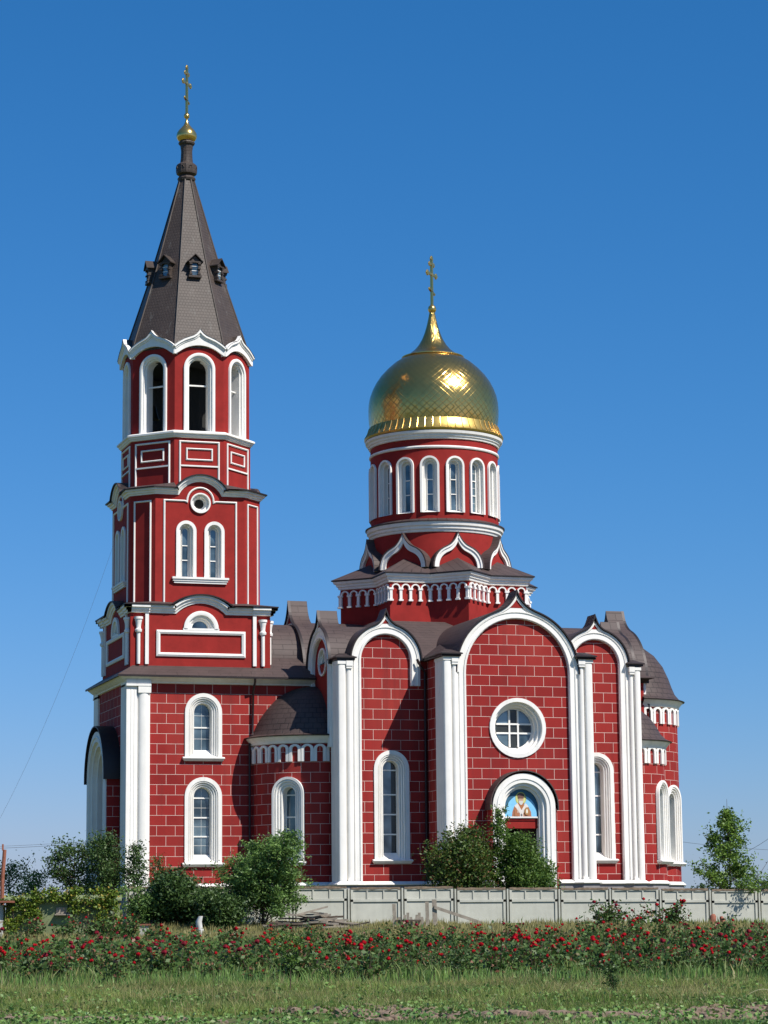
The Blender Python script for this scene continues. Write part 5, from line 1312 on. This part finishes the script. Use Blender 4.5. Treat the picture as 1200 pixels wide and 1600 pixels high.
# ------------------------------------------------------------------ roses
L_ROSE = mat_leaf("rose_leaves", (0.030, 0.078, 0.018), (0.11, 0.18, 0.042), dry=(0.22, 0.09, 0.05))
ROSE = mat_plain("red_petals", (0.33, 0.003, 0.010), 0.8, 0, 0.35, 8, 0.1)
ROSED = mat_plain("dark_red_petals", (0.20, 0.012, 0.025), 0.8, 0, 0.35, 8, 0.1)
def rose_proto(k):
    rng = np.random.default_rng(100+k); h = 0.75+0.25*rng.random(); pts = []; st = MB(); tips = []
    for i in range(11):
        az = rng.random()*2*pi; L_ = (0.15+0.5*rng.random()); hh = h*(0.55+0.55*rng.random())
        tip = np.array([cos(az)*L_, sin(az)*L_, hh]); mid = tip*np.array([0.55, 0.55, 0.5]); tips.append(tip)
        tube(st, [Vector((0, 0, -0.1)), Vector(mid), Vector(tip)], [0.012, 0.009, 0.006], 4)
        for j in range(34):
            t = 0.12+0.85*rng.random(); c = mid*2*t*(1-t)+tip*t*t+rng.normal(size=3)*0.10
            pts.append(tuple(c))
    lm = MB(); leaves(lm, pts, 0.12, rng, 0.2, 0.62)
    bms = []
    nb = (1, 3, 5, 7, 2, 9, 4)[k]
    for i in range(nb):
        bm_ = MB(); bms.append(bm_)
        c = Vector(tips[i])+Vector((0, 0, 0.05)); r_ = 0.026+0.038*rng.random()
        for q in range(3):
            rr = r_*(1-0.25*q); rows = []
            for b in (0.35, 0.9, 1.5, 2.1):
                rows.append([tuple(c+Vector((rr*sin(b)*cos(a+q)*(1+0.18*sin(5*a+q)), rr*sin(b)*sin(a+q)*(1+0.18*sin(5*a+q)), -rr*cos(b)+0.02*q))) for a in [2*pi*i_/9 for i_ in range(9)]])
            bm_.grid(rows, cu=True)
    return lm, st, bms
protos = []
for k in range(7):
    lm, st, bms = rose_proto(k)
    ms = []
    for nm, mb_, mt in [('foliage', lm, L_ROSE), ('stem', st, BARK)]+[('bloom', b_, ROSE if k != 3 else ROSED) for b_ in bms]:
        me = bpy.data.meshes.new(nm); me.from_pydata(mb_.v, [], mb_.f); me.materials.append(mt); ms.append((nm, me))
    protos.append(ms)
rng = np.random.default_rng(77)
def rose(loc, sc, k, label, group):
    r = bpy.data.objects.new('rose_bush', None); COL.objects.link(r); r.location = loc; r.rotation_euler = (0, 0, rng.random()*6.28); r.scale = (sc*1.15, sc*1.15, sc)
    r['label'] = label; r['category'] = 'rose bush'
    if group: r['group'] = group
    for nm, me in protos[k]:
        c = bpy.data.objects.new(nm, me); COL.objects.link(c); c.parent = r
cnt = 0
for ri, (s, sp_) in enumerate(((65.5, 0.9), (69.5, 0.85), (74, 0.95), (79.5, 1.0), (86, 1.1), (94, 1.2), (103, 1.4), (113, 1.5))):
    half = s*600/3906+1.2; l = -half+rng.random()
    while l < half:
        ss_ = s+rng.normal()*1.0
        if rng.random() < (0.2, 0.03, 0.02, 0.02, 0.02, 0.03, 0.05, 0.1)[ri] or (ri >= 6 and l < -s*0.098): l += sp_; continue
        rose(at(ss_, l, -0.03), 0.60+0.55*rng.random()**1.2+(0.08 if ri > 3 else 0), int(rng.choice([0, 1, 2, 3, 3, 4, 5, 5, 6])), "red rose bush among many in the flower field before the church", "rose bushes in the flower field"); cnt += 1
        l += sp_*(0.7+0.6*rng.random())
for px_, sc, k, lb in ((925, 1.35, 3, "tallest dark red rose bush against the concrete fence"), (945, 1.25, 4, "rose bush with many blooms right beside the tallest one at the fence"), (978, 1.0, 3, "smaller rose bush in the gap between the fence-side bushes"), (1020, 1.45, 5, "rightmost rose bush standing close to the concrete fence"), (1038, 1.1, 3, "low rose bush leaning right of the rightmost fence-side bush")):
    rose(at(144.5, sl(px_, 144.5)), sc*1.15, k, lb, None)
rose(at(129.5, sl(62, 129.5)), 1.15, 3, "single tall rose bush in front of the left end of the green shed", None)
for px_, sc in ((108, 1.3), (150, 1.0), (165, 1.3), (185, 1.4), (205, 1.2)):
    rose(at(128, sl(px_, 128)), sc, 1, {108: "tallest leafy rose bush before the middle of the green shed", 150: "rose bush below the vine stems at the shed", 165: "rose bush right of the vine stems at the shed", 185: "rose bush near the right end of the shed", 205: "rose bush beside the small concrete block"}[px_], None)

# ------------------------------------------------------------------ grasses
def grass(name, n, srange, h, mat, seed, wid=0.012, gap=None, clump=0.0, bend=0.4, lrange=None, dens=None):
    rng = np.random.default_rng(seed); s = srange[0]+(srange[1]-srange[0])*rng.random(n)
    half = s*600/3906+1.5
    l = (rng.random(n)*2-1)*half if lrange is None else (lrange[0]+(lrange[1]-lrange[0])*rng.random(n))
    if clump:
        nz = np.sin(s*1.7+l*0.9)+np.sin(l*2.3-s*0.6)+np.sin(l*0.7+s*0.31)+rng.normal(size=n)*0.8
        keep = nz > clump; s, l = s[keep], l[keep]; n = len(s)
    if gap is not None:
        keep = (s < gap[0]) | (s > gap[1]) | (rng.random(n) > gap[2]); s, l = s[keep], l[keep]; n = len(s)
    X = CAM.x+ax.x*s+lx.x*l; Y = CAM.y+ax.y*s+lx.y*l
    Z = np.array([gz(a, b) for a, b in zip(X, Y)])-0.02
    az = rng.random(n)*2*pi; hh = h*(0.45+0.85*rng.random(n))*(0.75+0.35*np.sin(s*0.8+l*0.5)**2); b = bend*rng.random(n)*hh; ba = rng.random(n)*2*pi
    w = wid*(0.6+0.8*rng.random(n))
    B = np.stack([X, Y, Z], 1); wv = np.stack([np.cos(az)*w, np.sin(az)*w, 0*w], 1)
    M = B+np.stack([np.cos(ba)*b*0.3, np.sin(ba)*b*0.3, hh*0.55], 1); Tp = B+np.stack([np.cos(ba)*b, np.sin(ba)*b, hh], 1)
    V = np.stack([B-wv, B+wv, M+wv*0.7, M-wv*0.7, Tp], 1).reshape(-1, 3)
    mb = MB(); mb.v = V.tolist(); idx = np.arange(n)*5
    mb.f = [(i, i+1, i+2, i+3) for i in idx.tolist()]+[(i+3, i+2, i+4) for i in idx.tolist()]
    mb.uv = [(0, 0)]*(7*n)
    o = build(name, mb, mat); tag(o, kind='stuff'); return o
G1 = mat_leaf("green_grass", (0.075, 0.150, 0.024), (0.25, 0.31, 0.075), 0.3, dry=(0.30, 0.25, 0.12), ns=0.28)
G2 = mat_leaf("dry_grass", (0.21, 0.20, 0.07), (0.37, 0.32, 0.13), 0.3)
G3 = mat_leaf("low_weeds", (0.075, 0.16, 0.035), (0.19, 0.31, 0.075), 0.2, dry=(0.2, 0.17, 0.09), ns=0.4)
G4 = mat_leaf("iris_leaves", (0.08, 0.14, 0.03), (0.22, 0.26, 0.08), 0.3, dry=(0.35, 0.30, 0.12))
def lab(o, l, c): o['label'] = l; o['category'] = c
lab(grass('tall_grass', 120000, (46, 61), 0.21, G1, 41, 0.006, clump=-2.2, bend=0.9), "tall wispy green grass in front of the rose field", "grass")
lab(grass('pale_dry_grass', 42000, (47, 62), 0.30, G2, 42, 0.0055, bend=0.9, clump=0.6), "pale dry seed grass among the tall green grass", "grass")
lab(grass('short_grass', 90000, (37, 50), 0.085, G3, 43, 0.008, bend=0.9, clump=-1.5, gap=(43.0, 47.0, 0.8)), "short green grass and weeds along the bottom of the picture", "grass")
lab(grass('field_grass', 75000, (61, 122), 0.34, G3, 44, 0.013), "green grass growing between the rose bushes", "grass")
lab(grass('fence_foot_grass', 60000, (120, 147), 0.36, G2, 45, 0.020, clump=-0.8), "yellow dry grass along the foot of the concrete fence", "grass")
lab(grass('yard_grass', 10000, (149, 160), 0.4, G1, 46, 0.03), "grass in the church yard behind the fence", "grass")
lab(grass('iris_clumps', 18000, (63, 84), 0.46, G4, 47, 0.022, clump=1.1, bend=0.8), "yellow-green strap leaves along the front of the rose field", "leafy plants")
# broad-leaved weeds and soil clods
rng = np.random.default_rng(61); wm = MB(); pts = []
for i in range(620):
    s = rng.uniform(37.5, 60); l = rng.uniform(-1, 1)*(s*600/3906+0.5); c = at(s, l)
    for q in rng.normal(size=(16, 3))*np.array([0.16, 0.16, 0.05]): pts.append((c.x+q[0], c.y+q[1], c.z+0.08+abs(q[2])))
leaves(wm, pts, 0.075, rng, 0.6, 0.7); o = build('low_weeds', wm, G3); tag(o, "broad-leaved weeds spread over the foreground", "weeds", kind='stuff')
SOIL = mat_plain("dry_clods", (0.19, 0.135, 0.095), 0.95, 0, 0.3, 6)
cm = MB()
for i in range(2200):
    s = rng.choice([43.6, 44.8, 46.2])+rng.normal()*0.7; l = rng.uniform(-1, 1)*(s*600/3906+0.5)
    if sin(l*1.1+s)+sin(l*0.37)*0.8+rng.normal()*0.5 < 0.1: continue
    c = at(s, l); r_ = 0.03+0.10*rng.random()**2; rows = []
    for b in (0.0, 0.8, 1.6, 2.3): rows.append([(c.x+r_*(1.3*sin(b+0.05))*cos(a)*(1+0.3*rng.normal()*0.6), c.y+r_*1.2*sin(b+0.05)*sin(a)*(1+0.3*rng.normal()*0.5), c.z+r_*0.8*cos(b)) for a in [2*pi*k/7 for k in range(7)]])
    cm.grid(rows, cu=True)
o = build('soil_clods', cm, SOIL); tag(o, "rows of dry brown soil clods in the foreground", "soil", kind='stuff')
# saplings in the foreground
tree('sapling', "small dark slender sapling in the grass at lower right", "sapling", at(53, sl(938, 53)), 0.95, 0.17, 18, 26, 0.06, L_DARK, 51, lambda f: 1-0.3*f, 0.1, spread=0.05, trunk_r=0.012, rise=1.3)
tree('sapling', "small leafy sapling on a thin stem left of centre in front of the roses", "sapling", at(56, sl(450, 56)), 1.35, 0.30, 22, 26, 0.07, L_MID, 52, lambda f: 0.2+f, 0.5, spread=0.07, trunk_r=0.015, rise=1.0)
tree('sapling', "thin sapling with narrow crown right of centre in front of the roses", "sapling", at(60, sl(704, 60)), 1.05, 0.3, 18, 22, 0.07, L_DARK, 53, lambda f: 0.2+f, 0.5, spread=0.08, trunk_r=0.012)
m1 = MB(); hp = [at(51, sl(1140+t*58, 51), 0.10+0.16*sin(pi*t)) for t in [i/12 for i in range(13)]]
tube(m1, hp, 0.008, 6); tag(build('garden_hose', m1, mat_plain("pale_hose", (0.40, 0.38, 0.22), 0.6), None, 40, base=tuple(hp[0])), "pale curved hose lying in the grass at lower right", "hose")
# ------------------------------------------------------------------ wires
WIRE = mat_plain("wire", (0.06, 0.06, 0.065), 0.6)
def wire(p0, p1, sag, r, label, grp=None):
    m1 = MB(); p0, p1 = Vector(p0), Vector(p1)
    pts = [p0.lerp(p1, t)+Vector((0, 0, -sag*4*t*(1-t))) for t in [i/16 for i in range(17)]]
    tube(m1, pts, r, 5); o = build('overhead_wire', m1, WIRE, None, 40, base=tuple(p0)); tag(o, label, "wire", grp)
    return o
def airp(px_, py_, s):
    return CAM+(fw+rt*((px_-600)/3906)-up*((py_-800)/3906))*s
wire((-24.6, 12.0, 27.0), airp(-40, 1350, 165), 1.5, 0.007, "thin stay wire running from the bell tower down to the left")
wire(airp(-60, 1327, 210), airp(230, 1308, 230), 0.2, 0.016, "upper of two faint parallel wires left of the church")
wire(airp(-60, 1324, 211), airp(230, 1305, 231), 0.2, 0.012, "lower of two faint parallel wires left of the church")
wire(airp(1230, 1288, 165), airp(1100, 1352, 175), 0.5, 0.012, "slanting wire reaching the pointed tree on the right")
wire(airp(1040, 1312, 300), airp(1300, 1330, 330), 0.4, 0.020, "faint distant wire crossing the sky right of the apse")
